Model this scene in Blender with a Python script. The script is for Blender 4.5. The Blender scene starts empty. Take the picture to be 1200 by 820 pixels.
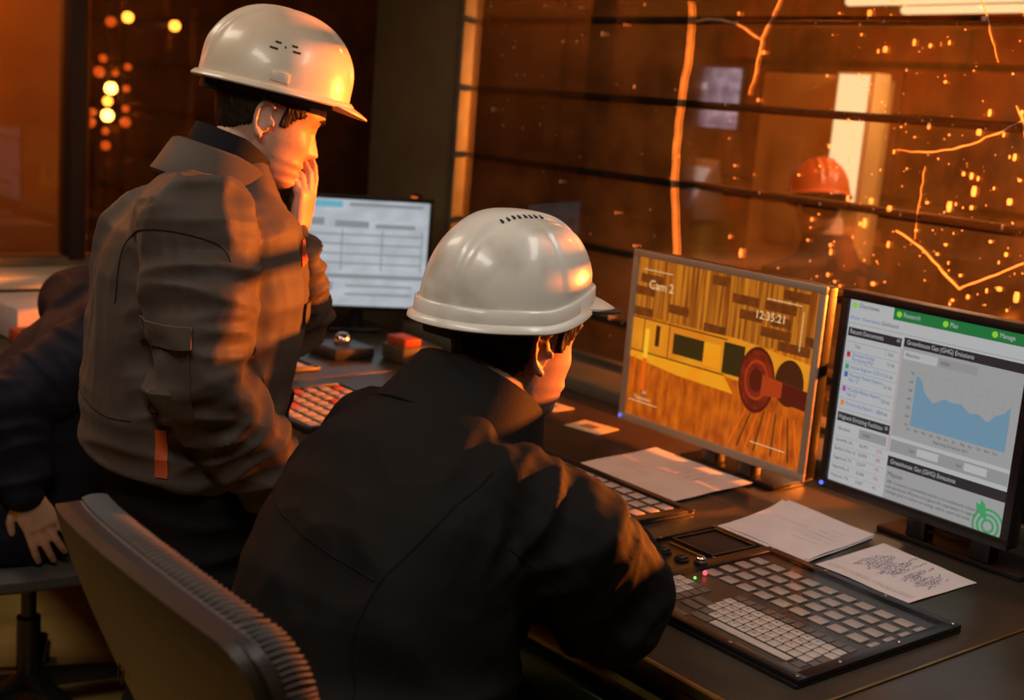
import bpy, bmesh, math, random
import numpy as np
from mathutils import Vector, Matrix, noise
from mathutils.bvhtree import BVHTree
random.seed(7)
S = bpy.context.scene
COL = S.collection
PI = math.pi

# ------------------------------------------------------------------ camera
cam = bpy.data.cameras.new('camera'); cam_o = bpy.data.objects.new('camera', cam); COL.objects.link(cam_o)
cam.sensor_fit = 'HORIZONTAL'; cam.sensor_width = 36.0; cam.lens = 44.62; cam.clip_start = .05; cam.clip_end = 60
right = Vector((0.615, 0.784, 0.078)); up = Vector((-0.200, 0.059, 0.978)); back = Vector((0.763, -0.617, 0.193))
right.normalize(); up = (up - right*up.dot(right)).normalized(); back = right.cross(up)
cam_o.matrix_world = Matrix(((right.x, up.x, back.x, 0), (right.y, up.y, back.y, 0), (right.z, up.z, back.z, 1.56), (0, 0, 0, 1)))
cam.dof.use_dof = True; cam.dof.focus_distance = 2.02; cam.dof.aperture_fstop = 3.8
S.camera = cam_o
# ------------------------------------------------------------------ view, world, large lights
S.cycles.caustics_reflective = False; S.cycles.caustics_refractive = False
S.view_settings.view_transform = 'Standard'; S.view_settings.look = 'None'
S.view_settings.gamma = 1.0; S.view_settings.exposure = 0.0; S.view_settings.use_curve_mapping = False
W = bpy.data.worlds.new('world'); S.world = W; W.use_nodes = True
W.node_tree.nodes['Background'].inputs[0].default_value = (1.0, .55, .28, 1)
W.node_tree.nodes['Background'].inputs[1].default_value = .012

def area_light(name, loc, target, size, size_y, power, color, spread=PI):
    l = bpy.data.lights.new(name, 'AREA'); l.shape = 'RECTANGLE'; l.size = size; l.size_y = size_y
    l.energy = power; l.color = color; l.spread = spread
    o = bpy.data.objects.new(name, l); COL.objects.link(o); o.location = loc
    o.rotation_euler = (Vector(target)-Vector(loc)).to_track_quat('-Z', 'Y').to_euler()
    return o
CEIL = [(-.95, .05), (-2.9, .35), (-.5, 1.75)]            # ceiling fittings; the third is added to brighten papers and keys
area_light('ceiling_panel_light', (-.95, .05, 2.55), (-.95, .05, 0), 1.1, .28, 18, (1, .9, .78))
area_light('ceiling_panel_light', (-2.9, .35, 2.55), (-2.9, .35, 0), 1.1, .28, 11, (1, .84, .66))
area_light('ceiling_panel_light', (-.5, 1.75, 2.55), (-.5, 1.75, 0), 1.1, .28, 13, (1, .9, .80))
FURN = (-.95, 4.75, 1.50)                      # mouth of the furnace in the hall
area_light('furnace_light', FURN, (-2.0, 1.1, 1.35), .20, .03, 255, (1, .26, .028), math.radians(100))
def point_light(name, loc, power, color, r=.08):
    l = bpy.data.lights.new(name, 'POINT'); l.energy = power; l.color = color; l.shadow_soft_size = r
    o = bpy.data.objects.new(name, l); COL.objects.link(o); o.location = loc; return o
HALL_LAMPS = [(-3.2, 3.75, 2.75, 22), (-1.6, 3.6, 2.75, 14), (-5.6, 4.0, 2.75, 7), (-4.85, .7, 2.6, 130)]
for x, y, z, p in HALL_LAMPS:
    point_light('hall_lamp_light', (x, y, z-.12), p, (1, .36, .06))

area_light('added_hall_light', (-2.55, 4.05, 1.98), (-3.2, 4.0, 0), 1.0, .3, 16, (1, .80, .55))  # lamp added to brighten the things built beyond the window
# ------------------------------------------------------------------ materials
def lin(r, g, b):
    f = lambda c: ((c/255)/12.92 if c/255 <= .04045 else ((c/255+.055)/1.055)**2.4)
    return (f(r), f(g), f(b))
MATS = {}
def mat(name, col, rough=.5, metal=0., var=.0, vscale=8., bump=0., bscale=60., spec=.5, coat=0., col2=None, sheen=0., stretch=None, thresh=None):
    m = bpy.data.materials.new(name); m.use_nodes = True; nt = m.node_tree; N = nt.nodes; L = nt.links
    b = N['Principled BSDF']
    b.inputs['Base Color'].default_value = (*col, 1); b.inputs['Roughness'].default_value = rough
    b.inputs['Metallic'].default_value = metal; b.inputs['Specular IOR Level'].default_value = spec
    b.inputs['Coat Weight'].default_value = coat
    if sheen: b.inputs['Sheen Weight'].default_value = sheen
    tc = N.new('ShaderNodeTexCoord'); src = tc.outputs['Object']
    if stretch:
        mp = N.new('ShaderNodeMapping'); mp.inputs['Scale'].default_value = stretch
        L.new(src, mp.inputs[0]); src = mp.outputs[0]
    if var or col2:
        n = N.new('ShaderNodeTexNoise'); n.inputs['Scale'].default_value = vscale; n.inputs['Detail'].default_value = 6
        L.new(src, n.inputs['Vector'])
        r = N.new('ShaderNodeValToRGB'); c2 = col2 or tuple(c*(1-var) for c in col)
        r.color_ramp.elements[0].color = (*c2, 1); r.color_ramp.elements[1].color = (*col, 1)
        a, z = thresh or (.35, .65)
        r.color_ramp.elements[0].position = a; r.color_ramp.elements[1].position = z
        L.new(n.outputs['Fac'], r.inputs[0]); L.new(r.outputs[0], b.inputs['Base Color'])
    if bump:
        n2 = N.new('ShaderNodeTexNoise'); n2.inputs['Scale'].default_value = bscale; n2.inputs['Detail'].default_value = 4
        L.new(src, n2.inputs['Vector'])
        bp = N.new('ShaderNodeBump'); bp.inputs['Strength'].default_value = bump; bp.inputs['Distance'].default_value = .01
        L.new(n2.outputs['Fac'], bp.inputs['Height']); L.new(bp.outputs[0], b.inputs['Normal'])
    MATS[name] = m
    return m
def emat(name, col, strength=1.0, base=(.01, .01, .01), rough=.35, col2=None, scale=(1, 1, 1), nscale=5., lo=.35, hi=.65):
    m = bpy.data.materials.new(name); m.use_nodes = True; nt = m.node_tree; b = nt.nodes['Principled BSDF']
    b.inputs['Base Color'].default_value = (*base, 1); b.inputs['Roughness'].default_value = rough
    b.inputs['Emission Color'].default_value = (*col, 1); b.inputs['Emission Strength'].default_value = strength
    if col2:
        tc = nt.nodes.new('ShaderNodeTexCoord'); mp = nt.nodes.new('ShaderNodeMapping'); mp.inputs['Scale'].default_value = scale
        n = nt.nodes.new('ShaderNodeTexNoise'); n.inputs['Scale'].default_value = nscale; n.inputs['Detail'].default_value = 5
        r = nt.nodes.new('ShaderNodeValToRGB'); r.color_ramp.elements[0].color = (*col, 1); r.color_ramp.elements[1].color = (*col2, 1)
        r.color_ramp.elements[0].position = lo; r.color_ramp.elements[1].position = hi
        nt.links.new(tc.outputs['Object'], mp.inputs[0]); nt.links.new(mp.outputs[0], n.inputs['Vector'])
        nt.links.new(n.outputs['Fac'], r.inputs[0]); nt.links.new(r.outputs[0], b.inputs['Emission Color'])
    MATS[name] = m
    return m
def glassmat(name, tint, dirt, dirtcol, fres=1.0, dscale=3., rough=.03):
    m = bpy.data.materials.new(name); m.use_nodes = True; nt = m.node_tree; N = nt.nodes; L = nt.links
    N.remove(N['Principled BSDF']); out = N['Material Output']
    tr = N.new('ShaderNodeBsdfTransparent'); tr.inputs[0].default_value = (*tint, 1)
    gl = N.new('ShaderNodeBsdfGlossy'); gl.inputs['Roughness'].default_value = rough
    fr = N.new('ShaderNodeFresnel'); fr.inputs[0].default_value = 1.45
    mu = N.new('ShaderNodeMath'); mu.operation = 'MULTIPLY'; mu.inputs[1].default_value = fres; L.new(fr.outputs[0], mu.inputs[0])
    mx = N.new('ShaderNodeMixShader'); L.new(mu.outputs[0], mx.inputs[0]); L.new(tr.outputs[0], mx.inputs[1]); L.new(gl.outputs[0], mx.inputs[2])
    if dirt:
        tl = N.new('ShaderNodeBsdfTranslucent'); tl.inputs[0].default_value = (*dirtcol, 1)
        tc = N.new('ShaderNodeTexCoord'); n = N.new('ShaderNodeTexNoise'); n.inputs['Scale'].default_value = dscale; n.inputs['Detail'].default_value = 8
        n.inputs['Roughness'].default_value = .7
        r = N.new('ShaderNodeMapRange'); r.inputs[1].default_value = .4; r.inputs[2].default_value = .75; r.inputs[3].default_value = dirt*.25; r.inputs[4].default_value = dirt
        L.new(tc.outputs['Object'], n.inputs['Vector']); L.new(n.outputs['Fac'], r.inputs[0])
        m2 = N.new('ShaderNodeMixShader'); L.new(r.outputs[0], m2.inputs[0]); L.new(mx.outputs[0], m2.inputs[1]); L.new(tl.outputs[0], m2.inputs[2])
        mx = m2
    L.new(mx.outputs[0], out.inputs[0]); MATS[name] = m
    return m
def transmat(name, col):
    m = bpy.data.materials.new(name); m.use_nodes = True; nt = m.node_tree; N = nt.nodes; N.remove(N['Principled BSDF'])
    a = N.new('ShaderNodeBsdfTranslucent'); a.inputs[0].default_value = (*col, 1)
    g = N.new('ShaderNodeBsdfDiffuse'); g.inputs[0].default_value = (*col, 1); mx = N.new('ShaderNodeMixShader'); mx.inputs[0].default_value = .35
    nt.links.new(a.outputs[0], mx.inputs[1]); nt.links.new(g.outputs[0], mx.inputs[2]); nt.links.new(mx.outputs[0], N['Material Output'].inputs[0]); MATS[name] = m
    return m

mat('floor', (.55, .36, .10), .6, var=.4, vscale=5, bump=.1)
mat('wall_paint', (.20, .16, .075), .7, var=.25, vscale=4, bump=.05)
mat('wall_dark', (.05, .045, .035), .8, var=.2)
mat('ceiling', (.25, .23, .2), .8, var=.1)
mat('frame_metal', (.12, .10, .06), .5, .2, var=.3, vscale=12)
mat('bar_metal', (.012, .008, .006), .6, .3)
mat('sill', (.13, .12, .075), .42, var=.25, vscale=6, bump=.05)
mat('cream_sill', (.62, .55, .40), .5, var=.15)
mat('worktop', (.055, .045, .032), .34, .15, var=.35, vscale=7, bump=.04, bscale=30)
mat('worktop_dark', (.03, .018, .010), .4, 0, var=.3, vscale=5)
mat('brass', (.30, .20, .05), .38, .8, var=.5, vscale=18)
mat('edge_brown', (.16, .065, .015), .35, .2, var=.4, vscale=14)
mat('teal', (.16, .44, .38), .4, var=.2)
mat('desk_front', (.02, .018, .016), .6)
mat('black_plastic', (.011, .010, .010), .32, bump=.05, bscale=200)
mat('black_matte', (.008, .008, .009), .6)
mat('panel_grey', (.045, .041, .037), .35)
mat('beige_plastic', (.36, .30, .22), .4, var=.15)
mat('key_light', (.62, .55, .50), .45, var=.18, vscale=30)
mat('key_large', (.50, .42, .37), .45, var=.22, vscale=30)
mat('key_dim', (.14, .12, .105), .5, var=.2, vscale=30)
mat('key_ink', (.03, .025, .03), .6)
mat('chrome', (.75, .73, .7), .12, 1.)
mat('screw', (.35, .33, .3), .3, 1.)
mat('paper', (.72, .66, .66), .7, var=.08, vscale=12, bump=.02, bscale=40)
mat('paper_warm', (.66, .56, .50), .7, var=.12, vscale=9, bump=.03, bscale=30)
mat('ink', (.10, .10, .28), .7)
mat('card', (.50, .40, .26), .6, var=.2)
mat('helmet_white', (.66, .63, .56), .30, var=.22, vscale=7, col2=(.43, .39, .31), coat=.2, thresh=(.30, .46), bump=.015, bscale=14)
mat('helmet_cream', (.70, .62, .48), .32, vscale=6, col2=(.55, .47, .34), coat=.2, thresh=(.28, .55), bump=.015, bscale=14)
mat('helmet_red', (.55, .10, .02), .35, var=.2)
mat('skin', (.55, .32, .22), .5, var=.18, vscale=25, bump=.04, bscale=160)
mat('hair', (.03, .017, .010), .5, spec=.12, var=.5, vscale=80, bump=.6, bscale=180, stretch=(1, 1, .25))
mat('jacket_black', (.0075, .0062, .0054), .75, spec=.12, var=.25, vscale=5, bump=.12, bscale=420, sheen=0)
mat('jacket_grey', (.080, .062, .049), .6, spec=.12, var=.22, vscale=6, bump=.10, bscale=380, sheen=.03)
mat('seam_grey', (.022, .018, .015), .8, spec=.12)
mat('seam_black', (.004, .004, .004), .8, spec=.12)
mat('navy', (.012, .013, .024), .75, spec=.12, var=.3, vscale=6, bump=.1, bscale=300)
mat('trouser', (.012, .012, .014), .8, spec=.12, var=.3, vscale=6, bump=.1, bscale=300)
mat('orange_cloth', (.55, .085, .02), .6, var=.2, vscale=20)
mat('boot', (.01, .009, .008), .5)
mat('chair_shell', (.026, .018, .011), .42, var=.3, vscale=10, bump=.06, bscale=300)
mat('chair_rim', (.022, .022, .024), .3)
mat('rust_wall', (.30, .075, .014), .7, .1, vscale=2.6, col2=(.025, .010, .006), bump=.3, bscale=14, thresh=(.42, .62), stretch=(1, 1, .55))
mat('rust_beam', (.10, .045, .02), .7, .2, var=.6, vscale=4, bump=.2, bscale=20)
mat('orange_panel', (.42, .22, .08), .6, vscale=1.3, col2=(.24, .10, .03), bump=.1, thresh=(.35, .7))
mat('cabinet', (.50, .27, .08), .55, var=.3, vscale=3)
mat('white_steel', (.75, .72, .62), .5, var=.1)
mat('lavender', (.52, .48, .55), .5, var=.2)
mat('lime', (.30, .40, .12), .5, var=.2)
glassmat('window_glass', (1., .88, .76), .010, (.9, .75, .6), 1.0, 2.6)
glassmat('film', (.97, .96, .95), .0, (1, 1, 1), .35, rough=.10)
transmat('crack', (.95, .85, .7))
transmat('speck', (.9, .8, .7))
emat('hot', (1, .18, .012), 1.3)  # furnace mouth, and the imitated light on pillar and jamb
emat('lamp_amber', (1, .38, .05), 5.0)
emat('lamp_yellow', (1, .62, .14), 9.0)
emat('lamp_red', (1, .14, .015), .7)
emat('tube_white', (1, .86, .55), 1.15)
emat('led_blue', (.12, .18, 1), 1.2)
emat('led_red', (1, .05, .08), 3.0)
emat('led_green', (.2, 1, .1), 1.5)
# ------------------------------------------------------------------ mesh helpers
class MB:
    def __init__(s): s.v = []; s.f = []
    def add(s, vs, fs):
        o = len(s.v); s.v += [tuple(map(float, p)) for p in vs]; s.f += [tuple(i+o for i in q) for q in fs]; return s
    def box(s, x0, x1, y0, y1, z0, z1):
        return s.add([(x0,y0,z0),(x1,y0,z0),(x1,y1,z0),(x0,y1,z0),(x0,y0,z1),(x1,y0,z1),(x1,y1,z1),(x0,y1,z1)],
                     [(0,3,2,1),(4,5,6,7),(0,1,5,4),(1,2,6,5),(2,3,7,6),(3,0,4,7)])
    def rings(s, rs, cap=True, close=False):
        n = len(rs[0]); vs = [p for r in rs for p in r]; fs = []
        m = len(rs)
        for i in range(m if close else m-1):
            a = i*n; b = ((i+1) % m)*n
            for j in range(n): fs.append((a+j, a+(j+1) % n, b+(j+1) % n, b+j))
        if cap and not close:
            fs.append(tuple(range(n-1, -1, -1))); fs.append(tuple((m-1)*n+j for j in range(n)))
        return s.add(vs, fs)
    def loft(s, secs, n=24, e=2.0):           # secs: (centre, half-axis u, half-axis v)
        rs = []
        for c, u, v in secs:
            c = np.array(c, float); u = np.array(u, float); v = np.array(v, float); r = []
            for k in range(n):
                a = 2*PI*k/n; ca, sa = math.cos(a), math.sin(a)
                r.append(c+u*math.copysign(abs(ca)**(2/e), ca)+v*math.copysign(abs(sa)**(2/e), sa))
            rs.append(r)
        return s.rings(rs)
    def tube(s, pts, rad, n=12, round_ends=True, flat=None):
        P = [np.array(p, float) for p in pts]
        if not hasattr(rad, '__len__'): rad = [rad]*len(P)
        rad = list(rad)
        T = []
        for i in range(len(P)):
            t = P[min(i+1, len(P)-1)]-P[max(i-1, 0)]; T.append(t/np.linalg.norm(t))
        if round_ends:
            a, b = P[0], P[-1]; ta, tb = T[0], T[-1]; ra, rb = rad[0], rad[-1]
            P = [a-ta*ra*.95, a-ta*ra*.75, a-ta*ra*.35]+P+[b+tb*rb*.35, b+tb*rb*.75, b+tb*rb*.95]
            rad = [ra*.25, ra*.68, ra*.94]+rad+[rb*.94, rb*.68, rb*.25]; T = [ta]*3+T+[tb]*3
        u = np.cross(T[0], (0, 0, 1.)); 
        if np.linalg.norm(u) < .05: u = np.cross(T[0], (1., 0, 0))
        rs = []
        for p, r, t in zip(P, rad, T):
            u = u-t*(u@t); u = u/np.linalg.norm(u); w = np.cross(t, u)
            rs.append([p+(u*math.cos(2*PI*k/n)+w*math.sin(2*PI*k/n)*(flat or 1))*r for k in range(n)])
        return s.rings(rs)
    def ball(s, c, r, n=12, sc=(1, 1, 1)):
        rs = []
        for i in range(1, n):
            a = PI*i/n
            rs.append([(c[0]+r*sc[0]*math.sin(a)*math.cos(2*PI*k/(2*n)), c[1]+r*sc[1]*math.sin(a)*math.sin(2*PI*k/(2*n)), c[2]-r*sc[2]*math.cos(a)) for k in range(2*n)])
        return s.rings(rs)
    def lathe(s, prof, c=(0, 0, 0), n=24):
        return s.rings([[(c[0]+r*math.cos(2*PI*k/n), c[1]+r*math.sin(2*PI*k/n), c[2]+z) for k in range(n)] for r, z in prof])
    def prism(s, poly, z0, z1):
        n = len(poly)
        return s.add([(x, y, z0) for x, y in poly]+[(x, y, z1) for x, y in poly],
                     [tuple(range(n-1, -1, -1)), tuple(range(n, 2*n))]+[(i, (i+1) % n, n+(i+1) % n, n+i) for i in range(n)])
    def grid(s, G):                            # G rows of points
        m, n = len(G), len(G[0])
        return s.add([p for r in G for p in r], [(i*n+j, i*n+j+1, (i+1)*n+j+1, (i+1)*n+j) for i in range(m-1) for j in range(n-1)])
    def sheet(s, G, off):                      # thick sheet: G offset by vectors off (same shape)
        m, n = len(G), len(G[0]); A = [np.array(p, float) for r in G for p in r]; O = [np.array(p, float) for r in off for p in r]
        vs = A+[a+o for a, o in zip(A, O)]; k = m*n; fs = []
        for i in range(m-1):
            for j in range(n-1):
                q = (i*n+j, i*n+j+1, (i+1)*n+j+1, (i+1)*n+j); fs += [q[::-1], tuple(t+k for t in q)]
        edge = [j for j in range(n)]+[i*n+n-1 for i in range(1, m)]+[(m-1)*n+j for j in range(n-2, -1, -1)]+[i*n for i in range(m-2, 0, -1)]
        for a, b in zip(edge, edge[1:]+edge[:1]): fs.append((a, b, b+k, a+k))
        return s.add(vs, fs)
    def xf(s, M):
        s.v = [tuple(M @ Vector(p)) for p in s.v]; return s
    def mesh(s, name, bevel=0, seg=2):
        me = bpy.data.meshes.new(name); me.from_pydata(s.v, [], s.f); me.update()
        bm = bmesh.new(); bm.from_mesh(me); bmesh.ops.recalc_face_normals(bm, faces=bm.faces)
        if bevel:
            es = [e for e in bm.edges if len(e.link_faces) == 2 and e.calc_face_angle(0) > .5]
            bmesh.ops.bevel(bm, geom=es, offset=bevel, segments=seg, affect='EDGES', profile=.5, clamp_overlap=True)
        bm.to_mesh(me); bm.free(); return me
    def build(s, name, m, parent=None, smooth=False, bevel=0, seg=2, off=None, sharp=.6):
        if off is not None: s.v = [(p[0]-off[0], p[1]-off[1], p[2]-off[2]) for p in s.v]
        return link(name, s.mesh(name, bevel, seg), m, parent, smooth or bevel > 0, sharp)
def link(name, me, m, parent=None, smooth=False, sharp=.6):
    o = bpy.data.objects.new(name, me); COL.objects.link(o)
    me.materials.clear(); me.materials.append(MATS[m])
    if smooth:
        me.shade_smooth()
        if sharp: me.set_sharp_from_angle(angle=sharp)
    if parent: o.parent = parent
    return o
def empty(name, loc=(0, 0, 0), rz=0):
    o = bpy.data.objects.new(name, None); COL.objects.link(o); o.location = loc; o.rotation_euler = (0, 0, rz); o.empty_display_size = .1
    return o
def tag(o, label, cat, group=None):
    o['label'] = label; o['category'] = cat
    if group: o['group'] = group
    return o
def struct(o): o['kind'] = 'structure'; return o
def rectm(x0, x1, z0, z1, y=0.): return MB().add([(x0, y, z0), (x1, y, z0), (x1, y, z1), (x0, y, z1)], [(0, 1, 2, 3)])
def text_mb(items, M=None, sx=1.):                    # items: (string, x, y, size[, align]) in a plane x-y
    mb = MB(); dg = None
    for it in items:
        t, x, y, sz = it[:4]
        cu = bpy.data.curves.new('t', 'FONT'); cu.body = t; cu.size = sz; cu.resolution_u = 2
        if len(it) > 4: cu.align_x = it[4]
        o = bpy.data.objects.new('t', cu); COL.objects.link(o)
        me = bpy.data.meshes.new_from_object(o)
        mb.add([(v.co.x*sx+x, v.co.y+y, 0) for v in me.vertices], [tuple(p.vertices) for p in me.polygons])
        bpy.data.objects.remove(o); bpy.data.meshes.remove(me); bpy.data.curves.remove(cu)
    if M is not None: mb.xf(M)
    return mb
def remesh(mb, voxel, smooth=4, factor=.5):
    me = bpy.data.meshes.new('tmp'); me.from_pydata(mb.v, [], mb.f); me.update()
    bm = bmesh.new(); bm.from_mesh(me); bmesh.ops.recalc_face_normals(bm, faces=bm.faces); bm.to_mesh(me); bm.free()
    o = bpy.data.objects.new('tmp', me); COL.objects.link(o)
    r = o.modifiers.new('r', 'REMESH'); r.mode = 'VOXEL'; r.voxel_size = voxel; r.adaptivity = 0
    if smooth:
        sm = o.modifiers.new('s', 'SMOOTH'); sm.factor = factor; sm.iterations = smooth
    dg = bpy.context.evaluated_depsgraph_get(); dg.update()
    out = bpy.data.meshes.new_from_object(o.evaluated_get(dg))
    bpy.data.objects.remove(o); bpy.data.meshes.remove(me)
    return out
def arrays(me):
    v = np.empty(len(me.vertices)*3); me.vertices.foreach_get('co', v); n = np.empty(len(me.vertices)*3); me.vertices.foreach_get('normal', n)
    return v.reshape(-1, 3), n.reshape(-1, 3)
def put(me, v): me.vertices.foreach_set('co', np.ascontiguousarray(v).ravel()); me.update()
def ridged(p, seed=0.):
    x = noise.noise(Vector((p[0]+seed, p[1]-seed*.7, p[2]+seed*.3)))
    return 1-abs(x)*2.2
def fold(me, fields):
    """cloth folds: fields of (3x3 scale rows, amplitude, seed, weight function)"""
    v, n = arrays(me); d = np.zeros(len(v))
    for A, amp, seed, wf in fields:
        q = v @ np.array(A, float).T; w = wf(v)
        for i in np.nonzero(w > .02)[0]: d[i] += amp*w[i]*(ridged(q[i], seed)-.45)
    put(me, v+n*d[:, None])
def segw(a, b, r):
    a = np.array(a); b = np.array(b)
    def w(v):
        t = np.clip(((v-a) @ (b-a))/((b-a) @ (b-a)), 0, 1); dd = np.linalg.norm(v-(a+t[:, None]*(b-a)), axis=1)
        return np.clip(1.6-dd/r, 0, 1)
    return w
def fields_arm(a, b, c, r, amp, seed):
    """folds that run around the limb, strongest at the elbow"""
    out = []
    for p, q in ((a, b), (b, c)):
        p = np.array(p); q = np.array(q); t = (q-p)/np.linalg.norm(q-p)
        A = np.outer(t, t)*22+(np.eye(3)-np.outer(t, t))*6
        out.append((A, amp, seed, segw(p, q, r))); seed += 3.1
    return out
def bvh_of(me): 
    return BVHTree.FromPolygons([tuple(v.co) for v in me.vertices], [tuple(p.vertices) for p in me.polygons])
def proj_line(bvh, pts, d, r, mb, sub=10):
    out = []; Q = [Vector(p) for p in pts]
    for i in range(len(Q)-1):
        p0, p1, p2, p3 = Q[max(i-1, 0)], Q[i], Q[i+1], Q[min(i+2, len(Q)-1)]
        for k in range(sub):
            t = k/sub; p = .5*(2*p1+(p2-p0)*t+(2*p0-5*p1+4*p2-p3)*t*t+(3*p1-p0-3*p2+p3)*t**3); h = bvh.ray_cast(p, Vector(d))
            if h[0] is not None: out.append(h[0])
    if len(out) > 2: mb.tube(out, r, 6, False)
    return mb
def proj_patch(bvh, quad, d, th, mb, nu=10, nv=10, mask=None):
    G = []; O = []; d = Vector(d).normalized(); a, b, c, e = [Vector(q) for q in quad]
    for i in range(nv+1):
        r = []; ro = []
        for j in range(nu+1):
            u, v = j/nu, i/nv; p = a.lerp(b, u).lerp(e.lerp(c, u), v)
            h = bvh.ray_cast(p, d); q = h[0] if h[0] is not None else p+d*.2
            r.append(tuple(q-d*(-.002))); ro.append(tuple(-d*(th+.002)))
        G.append(r); O.append(ro)
    return mb.sheet(G, O)

# ------------------------------------------------------------------ the room
WY = 2.62; WX = -4.2
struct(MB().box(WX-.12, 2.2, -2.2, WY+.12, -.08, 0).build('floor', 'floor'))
struct(MB().box(WX-.12, 2.2, -2.2, WY+.12, 2.6, 2.68).build('ceiling', 'ceiling'))
struct(MB().box(-3.66, 2.2, WY, WY+.12, 0, .78).build('wall_window_low', 'wall_dark'))
struct(MB().box(-3.66, 2.2, WY, WY+.12, 2.25, 2.6).build('wall_window_high', 'wall_dark'))
struct(MB().box(WX, -3.66, WY, WY+.14, 0, 2.6).build('wall_corner', 'wall_paint', bevel=.006))
struct(MB().box(WX-.12, WX, -2.2, WY+.14, 0, .90).build('wall_end_low', 'wall_paint'))
struct(MB().box(WX-.12, WX, -2.2, WY+.14, 2.25, 2.6).build('wall_end_high', 'wall_dark'))
struct(MB().box(WX-.12, 2.2, -2.32, -2.2, 0, 2.6).build('wall_back', 'wall_dark'))
struct(MB().box(2.2, 2.32, -2.2, WY+.12, 0, 2.6).build('wall_right', 'wall_dark'))
# long window above the console
w1 = struct(empty('window_1', (-3.66, WY, .78))); OFF1 = (-3.66, WY, .78)
w1['label'] = 'long dirty window with cracked glass above the console'
MB().box(-3.66, -3.648, WY-.01, WY+.11, .78, 2.25).build('jamb', 'frame_metal', w1, bevel=.004, off=OFF1)
MB().box(-3.615, 2.2, WY, WY+.10, .78, .80).build('bottom_rail', 'frame_metal', w1, off=OFF1)
pane1 = MB().box(-3.615, 2.2, WY+.03, WY+.036, .80, 2.25).build('pane', 'window_glass', w1, off=OFF1)
for z in (.925, 1.135, 1.36, 1.585, 1.81, 2.03):
    MB().tube([(-3.615, WY+.075, z), (2.2, WY+.075, z)], .011, 8, False).build('guard_bar', 'bar_metal', w1, smooth=True, off=OFF1)
CR = [[(-2.612,1.869),(-2.6,1.834),(-2.598,1.752),(-2.605,1.658),(-2.611,1.562),(-2.611,1.442),(-2.6,1.321),(-2.566,1.177),(-2.56,.98)],
 [(-2.6,1.812),(-2.526,1.822),(-2.43,1.809),(-2.365,1.782),(-2.33,1.767)],
 [(-2.22,1.98),(-2.283,1.865),(-2.309,1.805),(-2.33,1.767),(-2.328,1.734),(-2.341,1.667),(-2.35,1.622)],
 [(-1.74,1.96),(-1.691,1.859),(-1.659,1.794),(-1.628,1.726)],
 [(-1.47,1.46),(-1.525,1.552),(-1.549,1.603),(-1.569,1.633)],
 [(-1.549,1.603),(-1.61,1.567),(-1.691,1.532),(-1.779,1.513),(-1.863,1.513)],
 [(-1.778,1.48),(-1.779,1.409),(-1.779,1.307)],
 [(-1.832,1.321),(-1.755,1.29),(-1.688,1.239),(-1.645,1.21),(-1.578,1.245),(-1.482,1.298),(-1.38,1.33)]]
CW = [.0020, .0034, .0024, .0015, .0026, .0020, .0011, .0030]
for pl, r in zip(CR, CW):
    pts = []
    for (a, b) in zip(pl[:-1], pl[1:]):
        for k in range(4):
            t = k/4; pts.append((a[0]+(b[0]-a[0])*t+random.uniform(-.003, .003), WY+.031, a[1]+(b[1]-a[1])*t+random.uniform(-.002, .002)))
    pts.append((pl[-1][0], WY+.031, pl[-1][1]))
    n = len(pts)
    MB().tube(pts, [r*(.35+.65*math.sin(PI*(.12+.76*k/(n-1))))*random.uniform(.75, 1.2) for k in range(n)], 6, False).build('crack', 'crack', w1, smooth=True, off=OFF1)
mb = MB()
for k in range(620):
    if k < 440: x = random.uniform(-2.1, -1.2); z = random.uniform(1.0, 1.9)
    else: x = random.uniform(-3.55, -1.3); z = random.uniform(.85, 1.95)
    r = random.choice((.0008, .001, .0012, .0016, .0022, .003, .0045)); 
    if random.random() < .04: r = .007
    mb.ball((x, WY+.029, z), r, 4, (1, .35, random.choice((1, 1, 1.5, 2.4))))
o = mb.build('splash_specks', 'speck', w1, smooth=True, off=OFF1); o['kind'] = 'stuff'
# end window (beyond the standing man)
w2 = struct(empty('window_2', (WX, 1.5, .90))); OFF2 = (WX, 1.5, .9)
w2['label'] = 'end wall window onto the dark hall with distant amber lamps'
MB().box(WX-.10, WX+.01, 1.47, 1.525, .92, 2.25).build('mullion', 'bar_metal', w2, bevel=.004, off=OFF2)
MB().box(WX-.10, WX+.005, -2.2, WY, .90, .93).build('bottom_rail', 'frame_metal', w2, off=OFF2)
MB().box(WX-.06, WX-.054, 1.525, WY, .93, 2.25).build('pane', 'window_glass', w2, off=OFF2)
MB().box(WX-.06, WX-.054, -2.2, 1.47, .93, 2.25).build('pane', 'window_glass', w2, off=OFF2)
struct(MB().box(WX, WX+.20, -2.0, 1.55, .86, .90).build('trim_1', 'cream_sill', bevel=.005))
# unseen venetian blind added to shade the helmet from the furnace light
bl = tag(empty('shading_blind', (-.45, WY-.05, 2.2)), 'dark venetian blind half lowered at the right end of the long window', 'blind')
MB().box(-.95, .5, -.02, .02, .0, .04).build('shading_blind_rail', 'bar_metal', bl)
for k in range(27):
    z = -.03-k*.031
    for x0, x1 in ((-.95, .5),):
        MB().add([(x0, -.010, z), (x1, -.010, z), (x1, .010, z+.020), (x0, .010, z+.020), (x0, -.010, z-.0015), (x1, -.010, z-.0015), (x1, .010, z+.0185), (x0, .010, z+.0185)], [(0, 1, 2, 3), (7, 6, 5, 4), (0, 4, 5, 1), (1, 5, 6, 2), (2, 6, 7, 3), (3, 7, 4, 0)]).build('shading_slat', 'bar_metal', bl)
for x in (-.3, .3): MB().tube([(x, 0, 0), (x, 0, -.85)], .0015, 5, False).build('cord', 'bar_metal', bl)
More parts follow.
